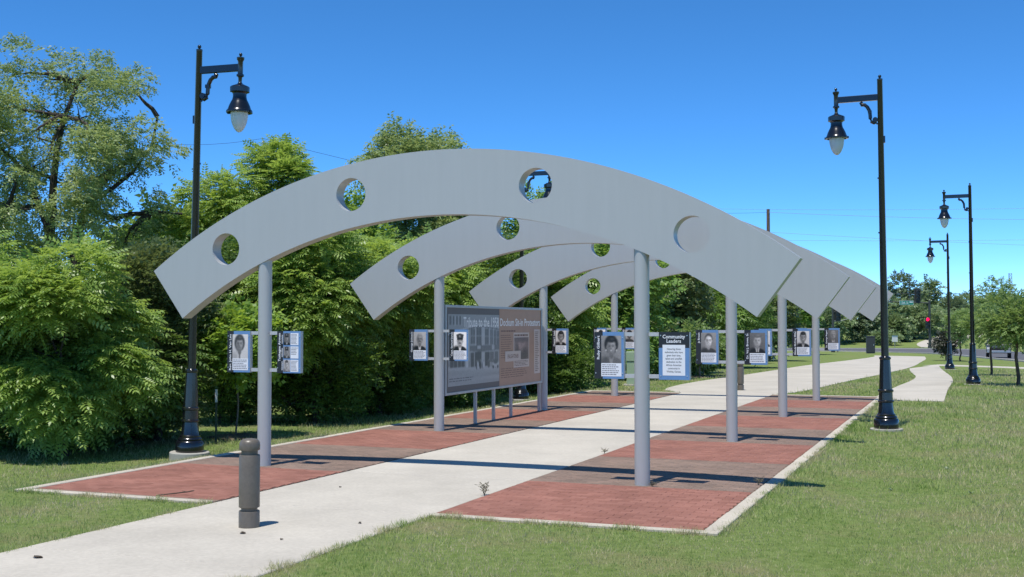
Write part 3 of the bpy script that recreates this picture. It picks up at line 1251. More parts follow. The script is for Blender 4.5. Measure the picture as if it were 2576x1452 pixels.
ps(1, 0, -1, 'blue and black sign with photo of a balding man with moustache and tie', 'George Johnson', dict(bg=4, skin=3, hair=3, cloth=0, shirt=6, tie=4, moustache=True, smile=True, glasses=True, front=False, hy=.02, hrx=.24, hrz=.29), 5, nlen=.40)
ps(1, 0, 1, 'blue and black sign with photo of a moustached man in uniform cap', 'Capt. Samuel Jones', dict(bg=6, skin=4, hair=0, cloth=0, cap=True, moustache=True, shirt=6, hc=.52, hh=.26, hw=.2, hrx=.21, hrz=.22), 6, nlen=.47)
ps(1, 1, -1, 'blue and black sign with photo of an older woman with swept back hair and glasses', 'Jo Brown', dict(bg=3, skin=5, hair=1, cloth=1, glasses=True, smile=True, hrx=.26, hrz=.30, front=False), 7, nlen=.19)
ps(1, 1, 1, 'blue and black sign with photo of an older man in a bow tie', 'Dr. Val J. Brown, Sr.', dict(bg=2, skin=4, hair=2, cloth=0, shirt=6, tie=0, hrx=.25, hrz=.30), 8, nlen=.46, lines=5)
ps(2, 0, -1, 'blue and black portrait sign half hidden behind the billboard, on its post', None, dict(bg=4, skin=3, hair=0, cloth=1, shirt=6), 9)
ps(2, 0, 1, 'blue and black sign with photo of a dark haired man in glasses and suit', 'Chester I. Lewis', dict(bg=5, skin=3, hair=0, cloth=0, shirt=6, tie=0, glasses=True, smile=True, hrx=.30, hrz=.33), 10, nlen=.38)
ps(2, 1, -1, 'blue and black portrait sign mostly hidden behind the bow tie sign', None, dict(bg=5, skin=2, hair=0, cloth=1, hrx=.3), 11)
ps(2, 1, 1, 'blue and black sign with photo of a smiling young woman in dark coat', 'Melody McCray Miller', dict(bg=5, skin=3, hair=0, cloth=0, shirt=4, smile=True, hrx=.25, hrz=.31), 12, nlen=.53)
ps(3, 0, -1, 'blue and black portrait sign behind the earring woman sign, pale photo background', None, dict(bg=6, skin=4, hair=0, cloth=1), 13)
ps(3, 0, 1, 'blue and black sign with photo of a dark haired smiling person by the green box', None, dict(bg=4, skin=2, hair=0, cloth=1, smile=True, hrx=.3), 14, lines=8)
ps(3, 1, -1, 'blue and black portrait sign hidden behind the dark coat woman sign', None, dict(bg=4, skin=3, hair=0, cloth=1), 15)
ps(3, 1, 1, 'blue and black sign with photo of an old man in suit and dark tie', 'Dr. George Rogers', dict(bg=2, skin=3, hair=3, cloth=2, shirt=6, tie=0, hrx=.25, hrz=.31), 16, nlen=.48, lines=7)

# ------------------------------------------------------------------ billboard between the second and third arch
# local x runs along the row, local -y faces the path
BB_T0, BB_T1, BB_Z0, BB_Z1 = 6.28, 11.82, 0.72, 2.465
bb = tag(empty('billboard', pw(0.0, (BB_T0 + BB_T1) / 2), TH + math.pi / 2), 'wide framed billboard with a street corner photo and an orange text half', 'billboard')
HW = (BB_T1 - BB_T0) / 2
MB().box(-HW, HW, -0.045, 0.045, BB_Z0, BB_Z1).build('backing_board', 'board_brown', bb)
for x_, w_, z_a, z_b in ((-HW - .035, .07, BB_Z0 - .03, BB_Z1 + .03), (HW - .035, .07, BB_Z0 - .03, BB_Z1 + .03)):
    MB().box(x_, x_ + w_, -0.065, 0.065, z_a, z_b).build('frame_upright', 'frame_aluminium', bb, bevel=.004)
for z_a in (BB_Z0 - .028, BB_Z1 - .022):
    MB().box(-HW + .036, HW - .036, -0.062, 0.062, z_a, z_a + .05).build('frame_rail', 'frame_aluminium', bb, bevel=.004)
for t in (7.89, 8.90, 9.93, 11.78):
    x_ = t - (BB_T0 + BB_T1) / 2
    MB().box(x_ - .03, x_ + .03, -.03, .03, -0.05, BB_Z0 - .029).build('leg', 'frame_aluminium', bb)
x_mid = -HW + (9.12 - 6.28)
# orange half
MB().box(x_mid, HW - .04, -0.0475, -0.0452, BB_Z0 + .02, BB_Z1 - .02).build('orange_field', 'board_orange', bb)
# street photograph: a corner building, pavement people and a parked car
px0, px1, pz0, pz1 = -HW + .13, x_mid - .002, BB_Z0 + .14, BB_Z1 - .155
pwid, phei = px1 - px0, pz1 - pz0
r = Raster(150, 100, .60)
r.a += (r.v - .5) * .06
r.rect(0, 1, 0, .22, .53)                                             # street
r.a -= np.where(r.v < .22, .05 * np.sin(r.v * 60) * (r.u - .3), 0)
r.poly([(0, .27), (.40, .25), (.40, .80), (0, .70)], .46)             # side wall
r.poly([(.40, .25), (1, .24), (1, .80), (.58, .84), (.40, .80)], .52)
r.poly([(0, .72), (.46, .83), (.60, .86), (1, .81), (1, 1), (0, 1)], .50)   # upper storey behind the title
r.poly([(0, .70), (.46, .815), (.60, .845), (1, .79), (1, .815), (.60, .87), (.46, .84), (0, .73)], .66)
r.poly([(0, .685), (.46, .80), (.60, .825), (1, .775), (1, .79), (.60, .842), (.46, .815), (0, .70)], .25)
for k in range(4):
    r.rect(.03 + k * .058, .065 + k * .058, .85, .965, .30)
    r.rect(.065 + k * .058, .072 + k * .058, .84, .97, .70)
for u0, u1, v0, v1 in ((.42, .50, .58, .79), (.53, .625, .56, .81), (.70, .775, .56, .79), (.81, .86, .56, .78), (.88, .93, .55, .77), (.95, .99, .55, .76), (.05, .18, .54, .66), (.22, .35, .56, .70)):
    r.rect(u0, u1, v0, v1, .31)
    r.rect((u0 + u1) / 2 - .005, (u0 + u1) / 2 + .005, v0, v1, .45)
    r.rect(u0, u1, (v0 + v1) / 2, (v0 + v1) / 2 + .012, .45)
for u0, u1 in ((.505, .527), (.635, .69), (.785, .803), (.865, .877)):
    r.rect(u0, u1, .26, .82, .61)
r.poly([(.40, .48), (.60, .46), (1, .48), (1, .545), (.60, .55), (.40, .555)], .36)
r.rect(.53, .635, .47, .58, .33)
r.rect(.55, .615, .50, .55, .62)
r.rect(.84, .89, .48, .55, .60)
for u0, u1, v1 in ((.50, .625, .46), (.70, .79, .45), (.04, .30, .36), (.42, .48, .45)):
    r.rect(u0, u1, .25, v1, .22)
for u in (.10, .17, .24):
    r.rect(u, u + .008, .25, .36, .5)
r.rect(.32, .37, .24, .40, .68)
for u0, u1 in ((.80, .88), (.90, .97)):
    r.rect(u0, u1, .30, .45, .34)
r.poly([(0, .22), (1, .185), (1, .235), (0, .265)], .58)
rr = random.Random(5)
for k in range(13):                                                    # people on the pavement
    u = .47 + .5 * rr.random()
    v = .21 + .02 * rr.random()
    hh = .10 + .03 * rr.random()
    tn = rr.choice((.15, .25, .3, .72))
    r.ell(u, v + hh * .42, .014, hh * .45, tn, .2)
    r.ell(u, v + hh * .93, .008, .012, .45, .3)
r.ell(.92, .27, .075, .05, .62, .1)
r.ell(.92, .305, .05, .035, .30, .2)
for u in (.87, .965):
    r.ell(u, .225, .014, .022, .10, .2)
r.blur(1)
r.grain(.018, 3)
r.a = np.clip(r.a * 1.08 + .03, 0, 1)
r.build('street_photo', px0, px1, pz0, pz1, -0.0462, bb)
mb = MB()
word_lines(mb, px0 + .02 * pwid, px0 + .5 * pwid, pz0 + .05 * phei, pz0 + .12 * phei, 2, -.0470, 0, 8, fill=.35, ragged=.3)
tag(mb.build('caption_lines', 'photo_2', bb), kind='stuff')
lettering('Tribute to the 1958', -HW + .13 + pwid * .28, x_mid - .03, BB_Z1 - .42, BB_Z1 - .205, -0.0475, 'board_title', bb, 'title_lettering', bold=.018)
lettering('Dockum Sit-in Protestors', x_mid + .05, HW - .10, BB_Z1 - .40, BB_Z1 - .225, -0.0485, 'board_title', bb, 'title_lettering', bold=.018)
mb = MB()
word_lines(mb, x_mid + .09, x_mid + 1.0, BB_Z1 - .53, BB_Z1 - .49, 1, -.0485, 0, 4, fill=.8, ragged=0)
word_lines(mb, x_mid + .09, x_mid + .78, BB_Z0 + .62, BB_Z1 - .58, 11, -.0485, 0, 5, fill=.28)
word_lines(mb, x_mid + .09, x_mid + 1.75, BB_Z0 + .18, BB_Z0 + .42, 5, -.0485, 0, 6, fill=.28)
tag(mb.build('text_lines', 'board_ink', bb), kind='stuff')
# newspaper page, its name plate and the list of names
nx0, nx1 = x_mid + .86, x_mid + 1.86
MB().box(nx0, nx1, -.0492, -.0476, BB_Z0 + .40, BB_Z1 - .55).build('newspaper_page', 'board_cream', bb)
r = Raster(44, 50, .52)
r.ell(.35, .62, .10, .16, .72, .6)
r.ell(.62, .55, .16, .2, .68, .7)
r.ell(.22, .30, .12, .35, .34, .5)
r.ell(.72, .22, .22, .30, .30, .5)
r.ell(.50, .15, .35, .14, .28, .6)
r.ell(.5, .92, .6, .12, .42, .6)
r.blur(1)
r.grain(.05, 8)
r.build('newspaper_photo', nx0 + .04, nx1 - .04, BB_Z0 + .58, BB_Z1 - .66, -.0500, bb, 'news_print')
mb = MB()
word_lines(mb, nx0 + .05, nx1 - .05, BB_Z0 + .43, BB_Z0 + .56, 4, -.0500, 0, 3, fill=.4)
word_lines(mb, nx0 + .05, nx1 - .05, BB_Z1 - .645, BB_Z1 - .575, 1, -.0500, 0, 9, fill=.6, ragged=.1)
tag(mb.build('newspaper_lines', 'board_ink', bb), kind='stuff')
MB().box(x_mid + .33, nx0 + .44, -.0540, -.0510, BB_Z0 + .55, BB_Z0 + .78).build('name_plate', 'board_cream', bb)
lettering('ENLIGHTENER', x_mid + .48, nx0 + .30, BB_Z0 + .62, BB_Z0 + .71, -.0548, 'board_ink', bb, 'plate_lettering', bold=.01)
MB().box(HW - .50, HW - .10, -.0492, -.0476, BB_Z0 + .22, BB_Z1 - .48).build('name_list', 'board_cream', bb)
mb = MB()
word_lines(mb, HW - .44, HW - .16, BB_Z0 + .26, BB_Z1 - .52, 22, -.0500, 0, 12, fill=.4, ragged=.4)
tag(mb.build('list_lines', 'board_ink', bb), kind='stuff')

# ------------------------------------------------------------------ street lamps
def fluted(mb, prof, n=48, flutes=12, depth=0.05):
    vs_, fs = [], []
    for r, z in prof:
        for i in range(n):
            a = 2 * math.pi * i / n
            q = r * (1 - depth * (0.5 + 0.5 * math.cos(flutes * a)))
            vs_.append((q * math.cos(a), q * math.sin(a), z))
    for j in range(len(prof) - 1):
        for i in range(n):
            k = (i + 1) % n
            fs.append((j * n + i, j * n + k, (j + 1) * n + k, (j + 1) * n + i))
    mb.add(vs_, fs, 0, True)


def ball(mb, c, r, n=14, sz=1.0):
    prof = [(max(1e-4, r * math.sin(math.pi * k / 8)), c[2] - r * sz * math.cos(math.pi * k / 8)) for k in range(9)]
    mb.lathe(prof, n, (c[0], c[1]), cap0=False, cap1=False)


ARM = 0.86


def make_lamp():
    root = empty('street_lamp')
    mb = MB()
    mb.lathe([(.236, 0), (.243, .03), (.243, .165), (.225, .195), (.205, .205), (.215, .225), (.205, .245), (.178, .262), (.182, .28), (.160, .30)], 40, cap1=False)
    mb.lathe([(.160, .30), (.148, .36), (.136, .515)], 40, cap0=False, cap1=False)
    mb.lathe([(.136, .515), (.156, .525), (.156, .55), (.138, .565), (.132, .72), (.152, .735), (.152, .765), (.132, .78)], 40, cap0=False, cap1=False)
    mb.build('base', 'lamp_black', root)
    mb = MB()
    fluted(mb, [(.128, .775), (.100, 1.385)])
    mb.build('fluted_shaft', 'lamp_black', root)
    MB().lathe([(.098, 1.37), (.113, 1.385), (.113, 1.415), (.075, 1.44)], 32, cap0=False, cap1=False).build('collar', 'lamp_black', root)
    MB().lathe([(.074, 1.43), (.054, 6.98), (.056, 6.985), (.056, 7.02), (.03, 7.03)], 24, cap0=False).build('pole', 'lamp_black', root)
    mb = MB()
    ball(mb, (0, 0, 7.07), .034)
    mb.lathe([(.018, 7.02), (.018, 7.05)], 12, cap0=False, cap1=False)
    mb.build('finial', 'lamp_black', root)
    mb = MB()
    for z, r in ((6.10, .068), (5.0, .068), (3.9, .072)):
        mb.box(r - .012, r + .012, -.015, .015, z, z + .03)
    mb.box(-.085, -.05, -.03, .03, 5.72, 5.86)
    mb.build('fitting', 'lamp_black', root)
    MB().box(.04, ARM, -.033, .033, 6.59, 6.715).build('arm', 'lamp_black', root, bevel=.006)
    # scroll bracket under the arm
    pts = []
    for k in range(9):                                  # curl against the pole
        a = R(250 - k * 40)
        pts.append((.105 + .042 * (1 - k / 14) * math.cos(a), 0, 6.20 + .042 * (1 - k / 14) * math.sin(a)))
    pts = pts[::-1]
    pts2 = [(.075, 0, 6.155), (.125, 0, 6.135), (.175, 0, 6.165), (.195, 0, 6.23), (.20, 0, 6.32), (.215, 0, 6.40), (.25, 0, 6.47), (.30, 0, 6.515), (.36, 0, 6.52), (.375, 0, 6.55), (.34, 0, 6.575)]
    mb = MB()
    mb.tube(pts2, [.03, .034, .036, .036, .036, .036, .036, .036, .036, .034, .028], 10)
    mb.lathe([(.05, 0), (.05, .07)], 16)
    k0 = len(mb.v) - 32
    for i in range(k0, len(mb.v)):                      # turn the little drum on its side
        x, y, z = mb.v[i]
        mb.v[i] = (x + .10, z - .035, y + 6.20)
    mb.box(.165, .235, -.04, .04, 6.33, 6.39)
    mb.build('scroll_bracket', 'lamp_black', root)
    # hanger at the end of the arm
    c_ = (ARM, 0)
    mb = MB()
    mb.lathe([(.045, 6.50), (.045, 6.75), (.052, 6.77), (.066, 6.795), (.066, 6.825), (.03, 6.835)], 20, c_)
    mb.lathe([(.03, 6.38), (.034, 6.47), (.042, 6.49), (.064, 6.50), (.064, 6.53), (.045, 6.54)], 20, c_)
    ball(mb, (ARM, 0, 6.875), .03)
    mb.lathe([(.015, 6.83), (.015, 6.86)], 10, c_, cap0=False, cap1=False)
    mb.build('hanger', 'lamp_black', root)
    mb = MB()
    mb.lathe([(.19, 5.862), (.222, 5.865), (.226, 5.88), (.222, 5.90), (.205, 5.915), (.198, 5.93), (.178, 5.99), (.15, 6.05), (.128, 6.09), (.116, 6.14), (.118, 6.195), (.135, 6.215), (.165, 6.225),
              (.168, 6.305), (.155, 6.32), (.12, 6.335), (.05, 6.365), (.034, 6.39)], 36, c_, cap0=False)
    mb.box(ARM - .24, ARM - .19, -.02, .02, 5.86, 5.905)
    mb.box(ARM + .19, ARM + .24, -.02, .02, 5.86, 5.905)
    mb.build('hood', 'lamp_black', root)
    prof = [(.002, 5.530), (.020, 5.533), (.048, 5.550), (.078, 5.585), (.105, 5.635), (.128, 5.70), (.143, 5.77), (.15, 5.84), (.152, 5.875)]
    MB().lathe(prof, 32, c_, cap0=False, cap1=False).build('globe', 'globe_glass', root)
    return root


lamp = make_lamp()
foot_tall = MB().lathe([(.34, -.25), (.34, -.012), (.327, 0)], 36, smooth=False).mesh('footing', ['footing_concrete'])
foot_low = MB().lathe([(.32, -.1), (.32, -.008), (.312, 0)], 36, smooth=False).mesh('footing', ['footing_concrete'])
lamp_spots = [
    ((-5.60, 20.4, -0.105), TH, foot_tall, 'tall black lamp post on a raised concrete drum beside the arch farthest from the street'),
    ((0.26, 34.6, -0.09), TH, foot_tall, 'tall black lamp post on a concrete drum behind the billboard'),
    ((7.47, 23.42, 0.03), TH + math.pi, foot_low, 'tall black lamp post in the lawn beside the edge of the brick paving'),
    ((16.25, 41.3, 0.01), TH + math.pi, foot_low, 'tall black lamp post between the concrete spur and the young trees'),
    ((22.75, 60.9, terrain(60.9) + 0.02), TH + math.pi, foot_low, 'tall black lamp post nearest to the asphalt street'),
]
lamps = []
for i, (loc, rz, fm, lab) in enumerate(lamp_spots):
    o = lamp if i == 0 else copy_tree(lamp)
    o.location = loc
    o.rotation_euler = (0, R((1.1, .4, .5, .3, .3)[i]), rz)      # none of them stands quite plumb
    tag(o, lab, 'street lamp', 'black lamp posts')
    lamps.append(o)
for o, (loc, rz, fm, lab) in zip(lamps, lamp_spots):
    f_ = bpy.data.objects.new('footing', fm)
    col.objects.link(f_)
    f_.parent = o
    f_.location = (0, 0, 0)

# ------------------------------------------------------------------ bollards
def make_bollard():
    root = empty('bollard')
    MB().lathe([(.107, -.05), (.107, .165), (.104, .17)], 36).build('foot', 'bollard_paint', root)
    MB().lathe([(.084, .16), (.084, .215)], 32, cap0=False, cap1=False).build('lower_groove', 'bollard_paint', root)
    MB().lathe([(.102, .205), (.107, .21), (.107, .735), (.102, .745), (.08, .746)], 36).build('shaft', 'bollard_paint', root)
    MB().lathe([(.084, .74), (.084, .80)], 32, cap0=False, cap1=False).build('upper_groove', 'bollard_paint', root)
    MB().lathe([(.094, .79), (.105, .795), (.107, .805), (.107, .845), (.102, .872), (.090, .893), (.071, .905), (.042, .911), (.004, .913)], 36, cap1=False).build('cap', 'bollard_paint', root)
    return root


bo = make_bollard()
bo.location = (-2.712, 12.14, 0.012)
tag(bo, 'squat dark grey bollard on the path at the end away from the street', 'bollard', 'path bollards')
b2 = copy_tree(bo)
b2.location = (7.28, 37.35, terrain(37.35) + 0.012)
tag(b2, 'squat dark grey bollard on the path at the end towards the street', 'bollard', 'path bollards')

# ------------------------------------------------------------------ lawn grass
nrg = np.random.default_rng(11)


def in_ribbons(x, y, grow):
    hit = np.zeros(len(x), bool)
    for A, B in RIBBONS:
        for i in range(len(A) - 1):
            quad = [A[i], A[i + 1], B[i + 1], B[i]]
            q = [(p.x, p.y) for p in quad]
            cx_, cy_ = sum(p[0] for p in q) / 4, sum(p[1] for p in q) / 4
            bx0, bx1 = min(p[0] for p in q) - .3, max(p[0] for p in q) + .3
            by0, by1 = min(p[1] for p in q) - .3, max(p[1] for p in q) + .3
            cand = np.nonzero((x > bx0) & (x < bx1) & (y > by0) & (y < by1))[0]
            if not len(cand):
                continue
            ins = np.ones(len(cand), bool)
            area = sum(q[k][0] * q[(k + 1) % 4][1] - q[(k + 1) % 4][0] * q[k][1] for k in range(4))
            sg = 1 if area > 0 else -1
            for k in range(4):
                x0_, y0_ = q[k]
                x1_, y1_ = q[(k + 1) % 4]
                ln = math.hypot(x1_ - x0_, y1_ - y0_) + 1e-9
                dd_ = sg * ((x1_ - x0_) * (y[cand] - y0_) - (y1_ - y0_) * (x[cand] - x0_)) / ln
                ins &= dd_ > -grow
            hit[cand[ins]] = True
    return hit


def on_paving(x, y, grow=0.0):
    dx, dy = x - P0.x, y - P0.y
    s = dx * CA + dy * SA
    t = -dx * SA + dy * CA
    plaza = (s > -1.45 + grow) & (s < 7.36 - grow) & (t > -3.30 + grow) & (t < 20.48 - grow)
    # turf creeps over the path edge in places
    wob = 0.035 * np.sin(t * 2.3 + 1.1 * np.sin(t * .9)) + 0.025 * np.sin(t * 7.1)
    strip = (s > PATH_S0 + wob) & (s < PATH_S1 - wob) & (t < 20.5) & (t > -20)
    return plaza | strip | in_ribbons(x, y, 0.02)


def make_grass(n, y0, y1, half):
    Y = np.exp(nrg.uniform(math.log(y0), math.log(y1), n))
    X = Y * nrg.uniform(-half, half, n)
    keep = ~on_paving(X, Y)
    for loc, *_ in lamp_spots:
        keep &= np.hypot(X - loc[0], Y - loc[1]) > .32
    # tree shade along the wood thins the grass
    dx, dy = X - P0.x, Y - P0.y
    s = dx * CA + dy * SA
    keep &= ~((s < -4.6) & (nrg.uniform(0, 1, n) < .75))
    X, Y = X[keep], Y[keep]
    n = len(X)
    tall = 0.6 + 0.6 * (np.sin(X * 1.7 + np.sin(Y * 1.3)) * np.sin(Y * 1.1 + 2 * np.sin(X * .6)) * .5 + .5)
    h = (0.022 + 0.030 * nrg.uniform(0, 1, n) ** 1.5) * tall * np.clip(Y / 12, 1, 2.2)
    stray = nrg.uniform(0, 1, n) < .012
    h[stray] *= 2.0
    w = 0.0054 * np.clip(Y / 9.0, 1, 5) * nrg.uniform(.7, 1.3, n)
    az = nrg.uniform(0, 2 * math.pi, n)
    ln = nrg.uniform(.1, .9, n) * h
    la = nrg.uniform(0, 2 * math.pi, n)
    Z = np.array([terrain(v, u_) for u_, v in zip(X.tolist(), Y.tolist())]) - 0.004
    px_, py_ = np.cos(az) * w / 2, np.sin(az) * w / 2
    V = np.empty((n, 3, 3), np.float32)
    V[:, 0] = np.stack([X - px_, Y - py_, Z], 1)
    V[:, 1] = np.stack([X + px_, Y + py_, Z], 1)
    V[:, 2] = np.stack([X + np.cos(la) * ln, Y + np.sin(la) * ln, Z + h], 1)
    return V


def edge_tufts(runs, seed):
    """longer unmown blades leaning over the edges of paving and path; runs are in plaza coordinates"""
    rg_ = np.random.default_rng(seed)
    out = []
    for (sa, ta), (sb, tb), side, per, reach in runs:
        Lr = math.hypot(sb - sa, tb - ta)
        n = int(Lr * per)
        u = rg_.uniform(0, 1, n)
        clump = .5 + .5 * np.sin(u * Lr * 3.1 + 2 * np.sin(u * Lr * 1.27)) * np.sin(u * Lr * 9.7 + seed)
        keep = rg_.uniform(0, 1, n) < .15 + .85 * clump
        u, clump = u[keep], clump[keep]
        n = len(u)
        nx, ny = side
        off = rg_.normal(-.03, .035, n) + reach * clump * rg_.uniform(0, 1, n)
        S = sa + (sb - sa) * u + nx * off
        T_ = ta + (tb - ta) * u + ny * off
        X = P0.x + S * CA - T_ * SA
        Y = P0.y + S * SA + T_ * CA
        Z = np.array([terrain(b_, a_) for a_, b_ in zip(X.tolist(), Y.tolist())]) - .002
        h = rg_.uniform(.03, .085, n) * (.5 + .7 * clump)
        w = .006 * np.clip(Y / 11, 1, 3)
        az = rg_.uniform(0, 6.283, n)
        la = rg_.uniform(0, 6.283, n)
        ln = rg_.uniform(.2, 1.0, n) * h
        V = np.empty((n, 3, 3), np.float32)
        V[:, 0] = np.stack([X - np.cos(az) * w / 2, Y - np.sin(az) * w / 2, Z], 1)
        V[:, 1] = np.stack([X + np.cos(az) * w / 2, Y + np.sin(az) * w / 2, Z], 1)
        V[:, 2] = np.stack([X + np.cos(la) * ln, Y + np.sin(la) * ln, Z + h], 1)
        out.append(V)
    return np.concatenate(out)


V = np.concatenate([make_grass(400000, 7.5, 60, 0.56), edge_tufts([
    ((4.2, -3.19), (7.4, -3.19), (0, 1), 900, .07), ((7.40, -3.2), (7.40, 20.4), (-1, 0), 420, .08), ((-1.49, -3.3), (-1.49, 20), (1, 0), 260, .06),
    ((-1.5, -3.34), (1.45, -3.34), (0, 1), 700, .08), ((1.45, -8), (1.45, -3.3), (1, 0), 420, .07), ((4.2, -9), (4.2, -3.2), (-1, 0), 700, .10),
    ((1.4, 20.5), (-1.5, 20.5), (0, -1), 300, .05), ((4.2, 20.5), (7.4, 20.5), (0, -1), 300, .05)], 5)])
me = np_mesh('grass', V.reshape(-1, 3), np.arange(len(V) * 3).reshape(-1, 3), ['grass_blade'], tris=True)
go = bpy.data.objects.new('grass', me)
col.objects.link(go)
tag(go, 'short mown grass blades with straw coloured tufts', 'grass', kind='stuff')

# ------------------------------------------------------------------ leaves
def leaflet(base, d, up, L, w):
    """one pointed leaf as a quad, slightly folded"""
    d = d / np.linalg.norm(d)
    side = np.cross(up, d)
    side /= np.linalg.norm(side)
    n_ = np.cross(d, side)
    m_ = base + d * L * .42 - n_ * w * .18
    return np.array([base, m_ + side * w * .5 + n_ * w * .22, base + d * L - n_ * L * .10, m_ - side * w * .5 + n_ * w * .22])


def tmpl_pinnate(pairs=5, L=0.50, lf=0.15, wd=0.064):
    out = []
    up = np.array([0, 0, 1.0])
    for k in range(pairs):
        u = .18 + .78 * k / (pairs - 1)
        base = np.array([u * L, 0, -.20 * L * u * u])
        sz = (.75 + .5 * math.sin(math.pi * (.15 + .75 * u)))
        for sg in (-1, 1):
            out.append(leaflet(base, np.array([.42, sg, -.18 - .15 * u]), up, lf * sz, wd * sz))
    base = np.array([L, 0, -.20 * L])
    out.append(leaflet(base, np.array([1, .05, -.5]), up, lf, wd))
    return np.array(out)


def tmpl_twig(n=11, L=0.34, lf=0.085, wd=0.042, seed=1, spread=1.0):
    rr = np.random.default_rng(seed)
    out = []
    for k in range(n):
        u = (k + .5) / n
        sg = 1 if k % 2 else -1
        base = np.array([u * L, 0, -.1 * L * u * u]) + rr.normal(0, .012, 3)
        d = np.array([.55, sg * spread, rr.uniform(-.5, .35)]) + rr.normal(0, .22, 3)
        up = np.array([0, 0, 1.0]) + rr.normal(0, .35, 3)
        out.append(leaflet(base, d, up, lf * rr.uniform(.75, 1.2), wd * rr.uniform(.8, 1.2)))
    return np.array(out)


TM = {
    'pinnate': tmpl_pinnate(),
    'pinnate_s': tmpl_pinnate(4, .38, .135, .062),
    'elm': tmpl_twig(10, .34, .10, .046, 2),
    'maple': tmpl_twig(8, .26, .115, .085, 3),
    'twig': tmpl_twig(10, .34, .095, .05, 4),
    'willow': tmpl_twig(13, .46, .13, .030, 5, .45),
    'far': tmpl_twig(9, .75, .30, .19, 6),
    'mid': tmpl_twig(9, .48, .17, .10, 7),
    'young': tmpl_twig(11, .34, .105, .06, 8),
}


def place(tm, pos, dirs, scale, rg):
    """copies of a spray template at pos, pointing along dirs"""
    n = len(pos)
    d = dirs / np.linalg.norm(dirs, axis=1, keepdims=True)
    up = np.tile(np.array([-.08, -.14, 1.0]), (n, 1)) + rg.normal(0, .3, (n, 3))
    y = np.cross(up, d)
    y /= np.linalg.norm(y, axis=1, keepdims=True) + 1e-9
    z = np.cross(d, y)
    M = np.stack([d, y, z], 1)                       # rows are axes
    k = tm.shape[0] * 4
    P = tm.reshape(k, 3)
    out = np.einsum('ki,nij->nkj', P, M) * scale[:, None, None] + pos[:, None, :]
    return out.reshape(-1, 3)


def unit(rg, n):
    v = rg.normal(0, 1, (n, 3))
    return v / np.linalg.norm(v, axis=1, keepdims=True)


def crown_points(rg, c, r, nclump, rc, n, zmin=None, hollow=.35, flat=.75, upbias=.35, hang=.15, level=1.0):
    """spray positions and directions: clumps spread through an ellipsoid"""
    C = []
    D = []
    while len(C) < nclump:
        d = unit(rg, 1)[0]
        u = rg.uniform(hollow ** 3, 1) ** (1 / 3)
        p = np.array(c) + d * np.array(r) * u
        if zmin is not None and p[2] < zmin:
            continue
        C.append(p)
        D.append(d)
    C, D = np.array(C), np.array(D)
    rcs = rc * rg.uniform(.6, 1.35, nclump)
    wt = rcs ** 2 / (rcs ** 2).sum()
    idx = rg.choice(nclump, n, p=wt)
    e = unit(rg, n)
    e[:, 2] += upbias
    e /= np.linalg.norm(e, axis=1, keepdims=True)
    rad = rcs[idx] * rg.uniform(.25, 1, n) ** .5
    pos = C[idx] + e * rad[:, None] * np.array([1, 1, flat])
    dirs = e * .8 + D[idx] * .5 + rg.normal(0, .35, (n, 3))
    dirs[:, 2] = dirs[:, 2] * level - hang
    return pos, dirs, C


def limb(mb, p, q, r0, r1, rr, sag=.12, n=5, sides=6):
    p, q = Vector(p), Vector(q)
    L = (q - p).length
    pts, rad = [], []
    off = Vector((rr.uniform(-1, 1), rr.uniform(-1, 1), rr.uniform(-.3, 1))) * sag * L
    for k in range(n + 1):
        u = k / n
        w = p.lerp(q, u) + off * (4 * u * (1 - u)) * .5
        w += Vector((rr.gauss(0, 1), rr.gauss(0, 1), rr.gauss(0, 1))) * .02 * L * (0 if k in (0, n) else 1)
        pts.append(w)
        rad.append(r0 + (r1 - r0) * u)
    mb.tube(pts, rad, sides)
    return pts


TREE_N = [0]


